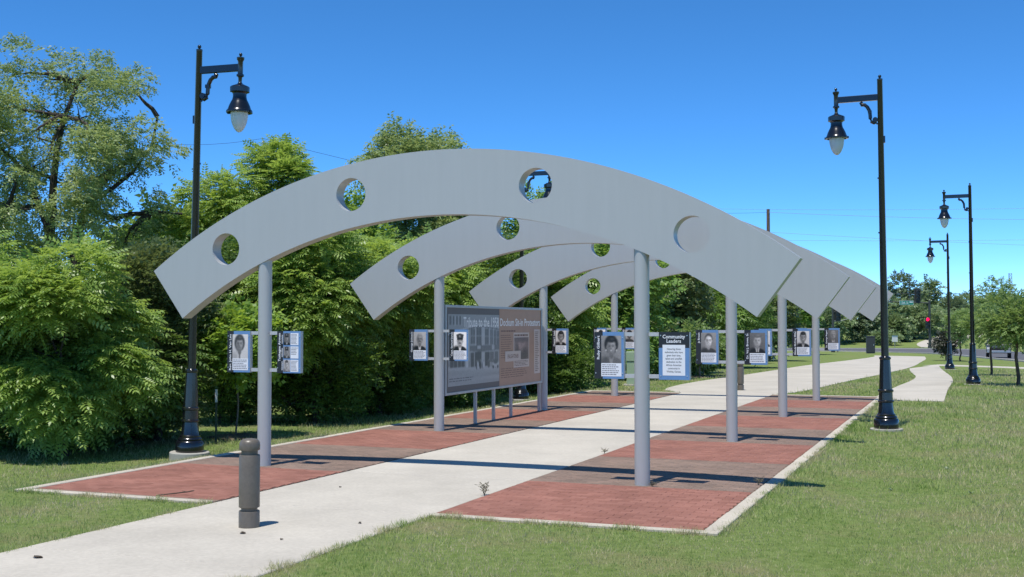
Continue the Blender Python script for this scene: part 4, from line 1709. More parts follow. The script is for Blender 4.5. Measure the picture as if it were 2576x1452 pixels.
def tree(name, label, x, y, height, width, tmpl, leafmat, n, seed, trunk_r=.09, bark='bark_dark', crown_lo=.12, nclump=26, rc=.8, scale=1.0,
         cat='tree', group=None, hollow=.35, upbias=.35, hang=.15, limbs=9, wy=None, main=None, flat=.75, z=None, lean=(0, 0), zmin_frac=None):
    rg = np.random.default_rng(seed)
    rr = random.Random(seed)
    z0 = terrain(y, x) if z is None else z
    root = tag(empty(name, (x, y, z0)), label, cat, group)
    cz = height * (1 + crown_lo) / 2
    rz_ = height * (1 - crown_lo) / 2
    ry = (wy or width) / 2
    rcm = rc * .55
    pos, dirs, C = crown_points(rg, (lean[0], lean[1], cz), (max(.2, width / 2 - rcm), max(.2, ry - rcm), max(.2, rz_ - rcm * flat)), nclump, rc, n,
                                zmin=height * (zmin_frac if zmin_frac is not None else crown_lo * .6), hollow=hollow, upbias=upbias, hang=hang, flat=flat, level=.4 if tmpl.startswith('pinnate') else .75)
    V = place(TM[tmpl], pos, dirs, scale * rg.uniform(.7, 1.2, n), rg)
    low = V[:, 2] < .02
    V[low, 2] = .02
    me = np_mesh('crown', V, np.arange(len(V)).reshape(-1, 4), [leafmat])
    o = bpy.data.objects.new('crown', me)
    col.objects.link(o)
    o.parent = root
    mb = MB()
    fork = Vector((lean[0] * .4, lean[1] * .4, max(.25, height * (crown_lo + .10))))
    if main:
        for pts, r0, r1 in main:
            pts = [Vector(p) for p in pts]
            m_ = len(pts) - 1
            mb.tube(pts, [r0 + (r1 - r0) * k / m_ for k in range(m_ + 1)], 8)
        tips = [Vector(pts[-1]) for pts, _, _ in main] + [Vector(pts[-2]) for pts, _, _ in main]
    else:
        limb(mb, (0, 0, -.15), fork, trunk_r, trunk_r * .75, rr, .04, 5, 9)
        tips = [fork]
    order = list(range(len(C)))
    rr.shuffle(order)
    for i in order[:limbs]:
        cpt = Vector(C[i])
        src = min(tips, key=lambda t_: (t_ - cpt).length) if main else fork.lerp(Vector((lean[0] * .6, lean[1] * .6, cz)), rr.uniform(0, .6))
        if not main:
            src = fork
        pts = limb(mb, src, cpt, trunk_r * .45, trunk_r * .10, rr, .14)
        for _ in range(2):
            j = rr.randint(2, 4)
            tgt = pts[j] + Vector((rr.gauss(0, 1), rr.gauss(0, 1), rr.gauss(.2, .6))) * rc * .7
            limb(mb, pts[j], tgt, trunk_r * .16, trunk_r * .05, rr, .1, 3, 4)
    mb.build('trunk', bark, root)
    TREE_N[0] += len(V) // 2
    return root


def at_top(y, v, x=None):            # height of something whose top is sighted at picture height v
    return CAM_H + (817 - v) * y / 2943.0 - terrain(y, x)


def T(name, label, vx, y, vtop, vhw, tmpl, leafmat, n, seed, **kw):
    h = at_top(y, vtop, ax(vx) * y)
    w = 2 * vhw * y / 2943.0
    return tree(name, label, ax(vx) * y, y, h, w, tmpl, leafmat, n, seed, **kw)


WOOD = 'trees and bushes of the wood along the lawn'
# tall pale tree with open limbs at the left of the wood
kx = 31 / 2943.0


def lim(*pts):
    return [((a_ - 150) * kx, yy, CAM_H + (817 - b_) * kx) for a_, b_, yy in pts]


T('elm_tree', 'tall grey green tree with open forking limbs and thin foliage', 150, 31, 104, 335, 'elm', 'leaf_silver', 7000, 101, wy=5.0, trunk_r=.16, nclump=115, rc=.44, crown_lo=.33, limbs=26, hollow=.25,
  main=[(lim((130, 1010, 0), (128, 700, 0), (122, 580, 0), (118, 545, 0), (92, 495, .1), (60, 440, .3), (20, 390, .6)), .16, .05),
        (lim((122, 580, 0), (128, 520, 0), (138, 440, -.2), (150, 350, -.3), (165, 270, -.2), (190, 180, 0)), .13, .04),
        (lim((185, 1010, .4), (172, 580, .4), (196, 500, .5), (225, 440, .6), (262, 395, .7), (330, 340, .9)), .15, .05),
        (lim((215, 470, .6), (255, 440, .8), (300, 395, 1.0), (345, 330, 1.1), (360, 250, 1.1)), .07, .03),
        (lim((196, 500, .5), (270, 520, .6), (350, 500, .8), (430, 505, 1.0)), .07, .03),
        (lim((92, 495, .1), (30, 500, -.4), (-60, 440, -.8)), .06, .03)], group=WOOD)
# front row
T('tree_of_heaven', 'broad bush of feathery compound leaves below the tall open limbed tree', 165, 21.0, 590, 215, 'pinnate', 'leaf_pinnate', 8300, 102, scale=.64, crown_lo=.06, nclump=34, rc=.62, group=WOOD, wy=3.0, cat='bush')
T('tree_of_heaven', 'feathery leaved bush standing past the end of the wood edge', -90, 21.3, 585, 160, 'pinnate', 'leaf_pinnate', 1800, 103, scale=.66, crown_lo=.12, nclump=26, rc=.62, group=WOOD, wy=3.0, cat='bush')
T('leafy_bush', 'fine leaved olive bush between the feathery bush and the lamp on a drum', 400, 23.8, 610, 120, 'twig', 'leaf_olive', 3200, 104, crown_lo=.03, nclump=26, rc=.55, group=WOOD, cat='bush')
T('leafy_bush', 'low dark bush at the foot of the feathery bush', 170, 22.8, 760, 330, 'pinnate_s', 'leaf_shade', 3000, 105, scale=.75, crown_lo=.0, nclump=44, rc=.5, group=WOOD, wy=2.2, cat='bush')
T('tree_of_heaven', 'tall feathery leaved tree directly behind the lamp on a raised drum', 545, 33.5, 352, 135, 'pinnate', 'leaf_pinnate', 4300, 106, scale=.72, crown_lo=.30, nclump=30, rc=.60, group=WOOD, trunk_r=.10)
T('tree_of_heaven', 'tall feathery leaved tree with flat spreading top beside the wooden utility pole', 715, 35, 362, 115, 'pinnate', 'leaf_pinnate', 3400, 107, scale=.72, crown_lo=.36, nclump=26, rc=.55, group=WOOD, trunk_r=.09, hang=.05)
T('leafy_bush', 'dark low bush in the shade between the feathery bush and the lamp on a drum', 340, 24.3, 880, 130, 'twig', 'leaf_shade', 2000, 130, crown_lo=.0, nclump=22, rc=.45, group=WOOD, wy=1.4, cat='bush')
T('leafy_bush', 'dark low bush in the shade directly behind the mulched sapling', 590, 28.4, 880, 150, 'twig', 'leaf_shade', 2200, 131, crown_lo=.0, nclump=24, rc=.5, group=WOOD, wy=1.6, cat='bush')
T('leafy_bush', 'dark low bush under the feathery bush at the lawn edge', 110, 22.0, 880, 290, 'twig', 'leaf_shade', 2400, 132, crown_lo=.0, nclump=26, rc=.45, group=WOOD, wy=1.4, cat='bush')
T('leafy_tree', 'dense shade darkened tree filling the gap behind the mulched sapling', 560, 28, 560, 150, 'twig', 'leaf_shade', 3700, 108, scale=1.15, crown_lo=.04, nclump=34, rc=.65, group=WOOD)
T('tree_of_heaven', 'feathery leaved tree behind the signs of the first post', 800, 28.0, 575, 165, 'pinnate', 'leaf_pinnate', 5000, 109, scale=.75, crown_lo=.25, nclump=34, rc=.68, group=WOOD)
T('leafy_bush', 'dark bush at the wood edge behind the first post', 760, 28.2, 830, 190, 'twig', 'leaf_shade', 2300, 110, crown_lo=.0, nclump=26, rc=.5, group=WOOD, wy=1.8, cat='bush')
T('tree_of_heaven', 'feathery leaved tree overhanging the white trunk guard', 955, 30.6, 600, 150, 'pinnate', 'leaf_pinnate', 4400, 111, scale=.78, crown_lo=.22, nclump=32, rc=.70, group=WOOD)
T('leafy_bush', 'dark bush at the wood edge beside the white trunk guard', 930, 31.0, 840, 150, 'twig', 'leaf_shade', 1900, 112, crown_lo=.0, nclump=22, rc=.55, group=WOOD, wy=2.0, cat='bush')
T('cottonwood_tree', 'tallest rounded tree rising above the crown of the first arch', 1050, 47, 300, 140, 'elm', 'leaf_silver', 5200, 113, crown_lo=.30, nclump=44, rc=.85, scale=1.6, group=WOOD, trunk_r=.16)
T('leafy_tree', 'mid green tree behind the left half of the first arch', 880, 41, 520, 165, 'mid', 'leaf_willow', 2400, 114, scale=1.15, crown_lo=.08, nclump=34, rc=.85, group=WOOD)
T('tree_of_heaven', 'feathery leaved tree behind the photograph end of the billboard', 1110, 35, 590, 140, 'pinnate', 'leaf_pinnate', 4000, 115, scale=.82, crown_lo=.2, nclump=30, rc=.72, group=WOOD)
T('leafy_bush', 'dark bush at the wood edge behind the billboard legs', 1120, 33.5, 850, 170, 'twig', 'leaf_shade', 2100, 116, crown_lo=.0, nclump=24, rc=.6, group=WOOD, wy=2.0, cat='bush')
T('leafy_tree', 'shade darkened tree behind the middle of the billboard', 1260, 39, 560, 150, 'twig', 'leaf_shade', 3700, 117, crown_lo=.05, nclump=34, rc=.8, scale=1.15, group=WOOD)
T('leafy_tree', 'tall olive tree seen through the upper hole of the first arch', 1370, 52, 428, 130, 'mid', 'leaf_willow', 2500, 118, scale=1.15, crown_lo=.12, nclump=38, rc=.95, group=WOOD, trunk_r=.14)
T('tree_of_heaven', 'feathery leaved tree behind the orange end of the billboard', 1385, 41, 620, 120, 'pinnate', 'leaf_pinnate', 3600, 119, crown_lo=.05, nclump=28, rc=.78, scale=1.1, group=WOOD)
T('leafy_bush', 'dark bush at the wood edge between the billboard and the green box', 1395, 39.5, 860, 110, 'twig', 'leaf_shade', 2000, 120, crown_lo=.0, nclump=24, rc=.65, group=WOOD, wy=2.2, cat='bush')
T('leafy_tree', 'mid green tree standing behind the green utility box', 1560, 46, 610, 130, 'mid', 'leaf_willow', 2400, 121, scale=1.15, crown_lo=.05, nclump=32, rc=.9, group=WOOD)
T('leafy_tree', 'dull olive tree behind the earring woman sign', 1690, 54, 610, 115, 'mid', 'leaf_olive', 2400, 122, scale=1.15, crown_lo=.05, nclump=32, rc=.95, group=WOOD)
T('willow_tree', 'bright green drooping willow beyond the heading sign', 1810, 64, 640, 120, 'willow', 'leaf_willow', 2900, 123, crown_lo=.08, nclump=34, rc=1.0, scale=1.95, hang=.5, group=WOOD)
T('leafy_bush', 'dark bush at the wood edge behind the small staked sapling', 1700, 50.5, 850, 110, 'mid', 'leaf_shade', 1500, 124, crown_lo=.0, nclump=20, rc=.8, group=WOOD, wy=2.5, cat='bush')
T('leafy_tree', 'shaded tree beside the wooden pole with white conduits', 1900, 84, 690, 100, 'mid', 'leaf_olive', 2000, 125, crown_lo=.08, nclump=30, rc=1.1, scale=1.7, group=WOOD)
T('leafy_tree', 'mid green tree between the wooden pole and the dark signal pole', 2000, 118, 715, 85, 'far', 'leaf_willow', 2000, 126, crown_lo=.10, nclump=28, rc=1.3, scale=1.0, group=WOOD)
T('leafy_bush', 'round bush in shade beyond the curve of the path', 1860, 76, 845, 60, 'mid', 'leaf_shade', 1000, 127, crown_lo=.0, nclump=16, rc=.8, scale=1.3, group=WOOD, cat='bush')
# back rows close the wood
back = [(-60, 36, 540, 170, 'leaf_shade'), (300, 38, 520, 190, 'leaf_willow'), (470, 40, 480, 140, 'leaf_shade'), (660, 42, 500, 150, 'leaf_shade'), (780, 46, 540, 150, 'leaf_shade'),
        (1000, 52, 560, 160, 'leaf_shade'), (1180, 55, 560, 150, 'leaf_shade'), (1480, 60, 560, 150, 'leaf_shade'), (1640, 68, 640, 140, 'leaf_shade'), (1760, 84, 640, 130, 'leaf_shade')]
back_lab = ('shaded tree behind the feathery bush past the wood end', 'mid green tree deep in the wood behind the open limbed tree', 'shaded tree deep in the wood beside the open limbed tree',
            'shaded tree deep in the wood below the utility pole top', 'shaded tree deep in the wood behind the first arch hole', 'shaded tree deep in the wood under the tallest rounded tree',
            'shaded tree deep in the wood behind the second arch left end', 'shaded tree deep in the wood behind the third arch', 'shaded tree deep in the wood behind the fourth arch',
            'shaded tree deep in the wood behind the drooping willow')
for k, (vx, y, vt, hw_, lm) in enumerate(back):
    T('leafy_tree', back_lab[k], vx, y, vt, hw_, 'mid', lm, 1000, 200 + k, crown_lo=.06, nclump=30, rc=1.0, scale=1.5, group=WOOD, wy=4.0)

# ------------------------------------------------------------------ saplings on the lawn
def sapling(name, label, x, y, h, crown, tmpl, leafmat, n, seed, lo, trunk_r=.022, bark='bark_pale', mulch=True, rc=.34, nclump=16, group=None, scale=1.0, lean=(0, 0)):
    o = tree(name, label, x, y, h, crown, tmpl, leafmat, n, seed, crown_lo=lo, trunk_r=trunk_r, bark=bark, nclump=nclump, rc=rc, limbs=8, group=group, scale=scale, lean=lean, zmin_frac=lo)
    if mulch:
        mb = MB()
        nn = 28
        rr = random.Random(seed)
        prof = [(.62, -.02), (.56, .03), (.42, .05), (.22, .065), (.05, .075)]
        mb.lathe(prof, nn, (0, 0), smooth=True, cap0=False)
        for i in range(len(mb.v)):
            a_, b_, c_ = mb.v[i]
            f = 1 + rr.uniform(-.12, .12)
            mb.v[i] = (a_ * f, b_ * f, c_ + rr.uniform(-.012, .016))
        mr_ = mb.build('mulch_ring', 'mulch', None, loc=(x + .02, y, terrain(y, x)))
        mr_.name = 'mulch_ring'
        tag(mr_, 'tan mulch mound round the foot of the ' + label.split(' ', 1)[1] if False else 'low tan mulch mound under the ' + {1: 'sapling beside the lamp on a drum', 2: 'sapling behind the billboard', 3: 'staked sapling near the green box'}[mulch], 'mulch')
    return o


sapling('sapling', 'thin sapling with bright maple leaves behind the first signs', -5.72, 24.4, at_top(24.4, 735, -5.72), 1.9, 'maple', 'leaf_maple', 900, 301, .36, mulch=1, rc=.36, nclump=22)
sapling('sapling', 'thin pale trunked sapling behind the billboard', -1.7, 34.6, 3.1, 1.6, 'maple', 'leaf_maple', 520, 302, .42, mulch=2)
sapling('sapling', 'small staked sapling beyond the heading sign', 7.72, 48.2, 2.2, 1.7, 'young', 'leaf_young', 560, 303, .30, mulch=3, trunk_r=.05)
mb = MB()
mb.box(-.018, .018, -.018, .018, -.05, .80)
st = empty('tree_stake', (-5.9, 23.4, -.25))
tag(st, 'thin green post with white tip beside the bright sapling', 'stake')
mb.build('shaft', 'stake_green', st)
MB().box(-.02, .02, -.02, .02, .801, 1.06).build('white_tip', 'pvc_white', st)
for k, dx in enumerate((-.16, .14)):
    o = MB().tube([(0, 0, -.05), (0, 0, .8)], .016, 6).build('tree_stake', 'stake_green', None, loc=(7.72 + dx, 48.1, terrain(48.1)))
    tag(o, 'dark short stake beside the small staked sapling', 'stake', 'stakes of the small sapling')
gd = MB().lathe([(.05, 0), (.055, .12), (.04, .30), (.03, .42)], 12).build('trunk_guard', 'pvc_white', None, loc=(-3.75, 33.7, -.27))
tag(gd, 'small white guard round a thin trunk at the dark wood edge', 'trunk guard')

# ------------------------------------------------------------------ young trees by the far lamp posts
YT = 'young lawn trees towards the street'
FAR = 'far trees beyond the street'
tree('young_tree', 'young tree with full round crown beside the lamp post near the spur', 17.42, 40.4, 3.0, 2.25, 'young', 'leaf_young', 950, 401, crown_lo=.46, trunk_r=.065, bark='bark_young', nclump=34, rc=.45, group=YT, zmin_frac=.47, scale=1.0, hang=-.1)
tree('young_tree', 'young tree with slim trunk by the narrow sidewalk', 20.7, 50.7, 3.0, 2.0, 'young', 'leaf_young', 600, 402, crown_lo=.48, trunk_r=.055, bark='bark_young', nclump=26, rc=.48, group=YT, zmin_frac=.5, scale=1.05, hang=-.1)
tree('young_tree', 'thin leaning young tree beside the street lamp nearest the street', 31.6, 82.5, 3.3, 2.1, 'mid', 'leaf_young', 300, 403, crown_lo=.38, trunk_r=.06, bark='bark_young', nclump=18, rc=.7, group=YT, zmin_frac=.4)
T('airy_tree', 'taller airy tree whose top clears the wires beside the lattice mast', 2512, 156, 706, 48, 'mid', 'leaf_young', 620, 404, crown_lo=.42, trunk_r=.12, bark='bark_young', nclump=20, rc=1.0, scale=1.7, group=FAR)
tree('dark_shrub', 'small dark brown leaved tree behind the street lamp nearest the street', 31.9, 86.0, 2.2, 1.8, 'mid', 'leaf_dark', 340, 405, crown_lo=.34, trunk_r=.05, bark='bark_young', nclump=14, rc=.5, zmin_frac=.4)

# ------------------------------------------------------------------ far trees beyond the street
far_specs = [
    (2075, 176, 742, 70, 0), (2150, 182, 748, 70, 1), (2215, 188, 750, 60, 0), (2275, 196, 694, 45, 1), (2335, 200, 700, 28, 0), (2300, 190, 772, 70, 0), (2245, 182, 800, 40, 0),
    (2390, 214, 752, 45, 1), (2440, 222, 745, 45, 0), (2495, 226, 750, 45, 1), (2545, 222, 735, 45, 0), (2610, 220, 730, 60, 0), (2370, 206, 790, 50, 0), (2420, 212, 790, 50, 1), (2480, 214, 775, 55, 0), (2540, 216, 780, 50, 1)]
far_lab = ('far tree on the bank behind the stacked signal heads', 'dull far tree on the bank behind the dark cabinet', 'far tree on the bank behind the lawn lamp post',
           'taller round topped far tree rising above the signal arm', 'narrow far tree beside the round topped one above the signal arm', 'broad far tree below the green street sign', 'low far tree behind the white notice board',
           'dull far tree behind the red traffic light', 'far tree behind the lamp post nearest the street', 'dull far tree at the foot of the lattice mast', 'far tree beside the lattice mast on its street side',
           'far tree past the lattice mast', 'low far tree where the climbing path leaves the street', 'low dull far tree over the head of the climbing path', 'low far tree behind the pickup truck', 'low dull far tree behind the young round crowned tree')
for k, (vx, y, vt, hw_, d) in enumerate(far_specs):
    tall = vt < 710
    lab = far_lab[k]
    T('far_tree', lab, vx, y, vt, hw_, 'far', 'leaf_far_dark' if d else 'leaf_far', 800, 500 + k, crown_lo=.04, nclump=30, rc=1.5, scale=1.45, group=FAR, trunk_r=.15)
T('far_bush', 'low round bush on the bank beyond the traffic pole', 2225, 172, 835, 40, 'far', 'leaf_far', 500, 530, crown_lo=0, nclump=16, rc=1.0, scale=.8, cat='bush')
T('far_bush', 'low wide bush at the head of the climbing path', 2400, 206, 815, 50, 'far', 'leaf_far', 500, 531, crown_lo=0, nclump=16, rc=1.0, scale=.9, cat='bush')
# one mass of wood closing the horizon
rg = np.random.default_rng(77)
nfar = 3600
Xf = rg.uniform(-320, 420, nfar)
Yf = rg.uniform(240, 300, nfar)
top = 6.4 + 1.5 * np.sin(Xf * .11) + 1.0 * np.sin(Xf * .31 + 1) + .8 * np.sin(Xf * .77)
Zf = .8 + top * rg.uniform(0, 1, nfar) ** .7
dr = unit(rg, nfar)
dr[:, 2] += .3
V = place(TM['far'], np.stack([Xf, Yf, Zf], 1), dr, rg.uniform(3.0, 4.8, nfar), rg)
V[:, 2] = np.maximum(V[:, 2], .7)
o = bpy.data.objects.new('distant_wood', np_mesh('distant_wood', V, np.arange(len(V)).reshape(-1, 4), ['leaf_far_dark']))
col.objects.link(o)
tag(o, 'distant band of woodland along the horizon', 'woodland', kind='stuff')

# ------------------------------------------------------------------ utility boxes
ub = tag(empty('utility_box', (4.22, 40.5, terrain(40.5)), R(-8)), 'pale green metal utility pedestal at the wood edge', 'utility box')
MB().slab(-.36, .36, -.36, .36, -.1, .06, .01).build('pad', 'footing_concrete', ub)
MB().box(-.25, .25, -.25, .25, .058, .84).build('body', 'pedestal_green', ub, bevel=.012)
MB().box(-.272, .272, -.272, .272, .846, 1.18).build('lid', 'pedestal_green', ub, bevel=.02)
yc = 128.0
cb = tag(empty('signal_cabinet', (ax(2189) * yc, yc, terrain(yc)), R(-12)), 'dark metal cabinet standing at the kerb of the street', 'cabinet')
MB().box(-.45, .45, -.3, .3, -.05, 1.80).build('body', 'cabinet_dark', cb, bevel=.02)
MB().box(-.48, .48, -.34, .34, 1.80, 1.9).build('roof', 'cabinet_dark', cb, bevel=.02)
MB().box(-.41, .41, -.325, -.302, .15, 1.72).build('door', 'cabinet_dark', cb, bevel=.01)
MB().box(.28, .33, -.36, -.326, .85, 1.02).build('handle', 'bolt_steel', cb)
ysn = 146.0
ws = tag(empty('notice_sign', (ax(2250) * ysn, 163.4, terrain(163.4))), 'small white notice board on a thin post across the street', 'sign')
ws.location = (ax(2250) * 165.5, 165.5, terrain(165.5))
MB().tube([(0, 0, -.1), (0, 0, 1.6)], .035, 8).build('post', 'galvanised', ws)
MB().box(-.40, .40, -.06, -.036, .85, 1.72).build('board', 'pvc_white', ws)
mb = MB()
word_lines(mb, -.3, .3, 1.0, 1.6, 5, -.063, 0, 3, fill=.25)
tag(mb.build('text_lines', 'photo_5', ws), kind='stuff')

# ------------------------------------------------------------------ traffic signals
def signal_head(parent, x, y, z, lit=None, plate=True, s=1.0, face=-1):
    h = MB()
    h.box(x - .18 * s, x + .18 * s, y - .12, y + .12, z - .55 * s, z + .55 * s)
    hd = h.build('signal_head', 'signal_metal', parent)
    if plate:
        MB().box(x - .34 * s, x + .34 * s, y + .121, y + .135, z - .72 * s, z + .72 * s).build('back_plate', 'signal_metal', hd)
    for k in range(3):
        zc = z + (.35 - .35 * k) * s
        mb = MB()
        yy = y + face * .125
        mb.add([(x + .145 * s * math.cos(q * math.pi / 8), yy, zc + .145 * s * math.sin(q * math.pi / 8)) for q in range(16)], [tuple(range(16))])
        mb.build('lens', 'signal_red_lit' if lit == k else 'lens_off', hd)
        mb = MB()
        vs_, fs = [], []
        for q in range(13):
            a = R(-20 + 220 * q / 12)
            vs_ += [(x + .17 * s * math.cos(a), y + face * .12, zc + .17 * s * math.sin(a)), (x + .17 * s * math.cos(a), y + face * .34, zc + .17 * s * math.sin(a) - .03)]
        for q in range(12):
            fs.append((2 * q, 2 * q + 1, 2 * q + 3, 2 * q + 2))
        mb.add(vs_, fs)
        mb.build('visor', 'signal_metal', hd)
    return hd


yp = 164.0
k_ = yp / 2943.0
tp = tag(empty('traffic_signal', (ax(2338) * yp, yp, terrain(yp))), 'dark traffic signal pole with red light, long arm and green street sign', 'traffic signal')
htop = at_top(yp, 757)
MB().lathe([(.26, -.05), (.26, .35), (.17, .40), (.15, htop), (.02, htop + .06)], 16).build('pole', 'signal_pole_metal', tp)
zarm = at_top(yp, 763)
MB().tube([(0, 0, zarm), (-3.2, 0, zarm + .12), (-8.2, 0, zarm + .3)], [.10, .08, .05], 8).build('arm', 'signal_pole_metal', tp)
zup = at_top(yp, 739)
MB().tube([(-1.4, .1, zup - .05), (-8.2, .1, zup + .1)], .035, 6).build('brace_cable', 'signal_pole_metal', tp)
hd = signal_head(tp, (2308 - 2338) * k_, -.1, at_top(yp, 743), None, True, 1.35)
signal_head(tp, (2331.5 - 2338) * k_ * 1.0, -.15, at_top(yp, 813), 0, False, 1.45)
sx0, sx1 = (2262 - 2338) * k_, (2297 - 2338) * k_
sz0, sz1 = at_top(yp, 767.5), at_top(yp, 757)
sg = MB().box(sx0, sx1, -.16, -.12, sz0, sz1).build('street_sign', 'panel_white', tp)
MB().box(sx0 + .03, sx1 - .03, -.166, -.1605, sz0 + .03, sz1 - .03).build('green_face', 'street_green', sg)
lettering('13th St', sx0 + .2, sx0 + 1.25, sz0 + .12, sz1 - .12, -.170, 'panel_white', sg, 'sign_lettering', bold=.005)
mb = MB()
word_lines(mb, sx1 - .55, sx1 - .12, sz1 - .30, sz1 - .10, 1, -.170, 0, 3, fill=.8, ragged=0)
mb.build('small_lettering', 'panel_white', sg)
yq = 139.0
tq = tag(empty('traffic_signal', (ax(2095) * yq, yq, terrain(yq))), 'dark signal pole with stacked signal heads behind the arches', 'traffic signal')
MB().lathe([(.24, -.05), (.24, .35), (.15, .40), (.13, at_top(yq, 745)), (.02, at_top(yq, 744))], 14).build('pole', 'signal_pole_metal', tq)
signal_head(tq, .52, -.1, at_top(yq, 790), None, True, 1.3)
MB().tube([(0, 0, at_top(yq, 785)), (.4, -.05, at_top(yq, 785))], .04, 6).build('bracket', 'signal_pole_metal', tq)
MB().tube([(0, 0, at_top(yq, 808)), (.9, 0, at_top(yq, 808)), (2.2, .2, at_top(yq, 800))], .03, 6).build('brace', 'galvanised', tq)
o = MB().tube([(0, 0, -.1), (.05, 0, 1.1)], .07, 8).build('wooden_stake', 'bark_pale', None, loc=(ax(2106) * 138.5, 138.5, terrain(138.5)))
tag(o, 'short pale wooden stake beside the dark stacked signal pole', 'stake')

# ------------------------------------------------------------------ utility poles, wires and mast
def pole(label, vx, y, vtop, r, mat, cross=False, lean=0.0, name='utility_pole'):
    x, h = ax(vx) * y, at_top(y, vtop)
    p = tag(empty(name, (x, y, terrain(y))), label, 'pole')
    MB().tube([(0, 0, -.3), (lean * .5, 0, h * .5), (lean, 0, h)], [r * 1.15, r, r * .85], 12).build('shaft', mat, p)
    return p, Vector((x + lean, y, terrain(y) + h))


pa, ta_ = pole('brown wooden utility pole showing above the feathery leaved trees', 657, 54, 366, .135, 'pole_wood')
mb = MB().tube([(.03, -.14, ta_.z - .5), (.06, -.14, ta_.z + .05), (.06, -.14, ta_.z + .28)], .035, 8)
mb.lathe([(.04, ta_.z + .28), (.055, ta_.z + .31), (.03, ta_.z + .36)], 10, (.06, -.14))
mb.build('insulator_pin', 'galvanised', pa)
pb, tb_ = pole('brown wooden utility pole with white conduits beyond the arches', 1934, 88, 526, .145, 'pole_wood')
for dx, hh in ((-.24, 4.4), (.30, 3.9)):
    MB().tube([(dx, -.1, 0), (dx, -.1, hh)], .055, 8).build('conduit', 'pvc_white', pb)
for zz in (1.0, 3.2):
    MB().box(-.26, .32, -.10, -.06, zz, zz + .05).build('conduit_strap', 'galvanised', pb)
pc, tc_ = pole('slim pale grey pole behind the third arch', 2008, 124, 735, .10, 'galvanised', name='service_pole')
pd, td_ = pole('leaning grey wooden pole beside the red traffic light', 2341, 172, 798, .13, 'bark_pale', lean=-.55)
pe, te_ = pole('thin dark pole among the far trees above the signal arm', 2289, 190, 700, .07, 'signal_pole_metal', name='service_pole')


def wire(label, pts, sag, r, mat='wire_black', name='overhead_wire', group=None):
    P = []
    for p, q in zip(pts[:-1], pts[1:]):
        p, q = Vector(p), Vector(q)
        for k in range(17):
            u = k / 16
            w = p.lerp(q, u)
            w.z -= sag * 4 * u * (1 - u)
            P.append(w)
    o = MB().tube(P, r, 4).build(name, mat)
    return tag(o, label, 'wire', group)


pin = ta_ + Vector((.06, -.14, .33))
wire('thin dark wire strung over the wooden pole among the feathery leaved trees', [(-25.0, 56.0, 13.3), pin, tb_ + Vector((0, -.16, -.25))], 1.15, .008)
wire('upper thin pale wire reaching the pole with white conduits', [tb_ + Vector((0, -.16, -.25)), (92, 120, 14.2)], .9, .012, 'wire_far')
wire('lower thin pale wire passing the pole with white conduits', [(-14.0, 70.0, 7.1), tb_ + Vector((0, -.16, -1.75)), (92, 120, 9.6)], .5, .010, 'wire_far')
wire('thick dark cable crossing above the far street lamps', [tp.location + Vector((0, .3, zup)), (ax(2600) * 175, 175, CAM_H + 88 * 175 / 2943)], .25, .04)
wire('faint far wire high over the street', [(20, 200, 22.2), (130, 215, 24.5)], .8, .02, 'wire_far', group='faint high wires')
wire('faint far wire high over the street', [(20, 200, 17.0), (130, 215, 18.6)], .8, .02, 'wire_far', group='faint high wires')

ym = 236.0
ms_ = tag(empty('lattice_mast', (ax(2541) * ym, ym, .8)), 'slim grey lattice mast rising behind the far trees', 'mast')
hm = CAM_H + (817 - 688) * ym / 2943 - .8
for sx, sy in ((-1, -1), (1, -1), (0, 1)):
    MB().tube([(sx * .45, sy * .4, -.2), (sx * .30, sy * .27, hm)], .06, 5).build('mast_leg', 'galvanised', ms_)
for k in range(13):
    z = hm * k / 13
    w0, w1 = .45 - .15 * k / 13, .45 - .15 * (k + 1) / 13
    mb = MB()
    mb.tube([(-w0, -w0 * .9, z), (w1, -w1 * .9, z + hm / 13)], .035, 4)
    mb.tube([(-w1, -w1 * .9, z + hm / 13), (w1, -w1 * .9, z + hm / 13)], .035, 4)
    mb.tube([(w0, -w0 * .9, z), (0, w1 * .9, z + hm / 13)], .035, 4)
    mb.tube([(-w0, -w0 * .9, z), (0, w1 * .9, z + hm / 13)], .035, 4)
    mb.build('brace', 'galvanised', ms_)

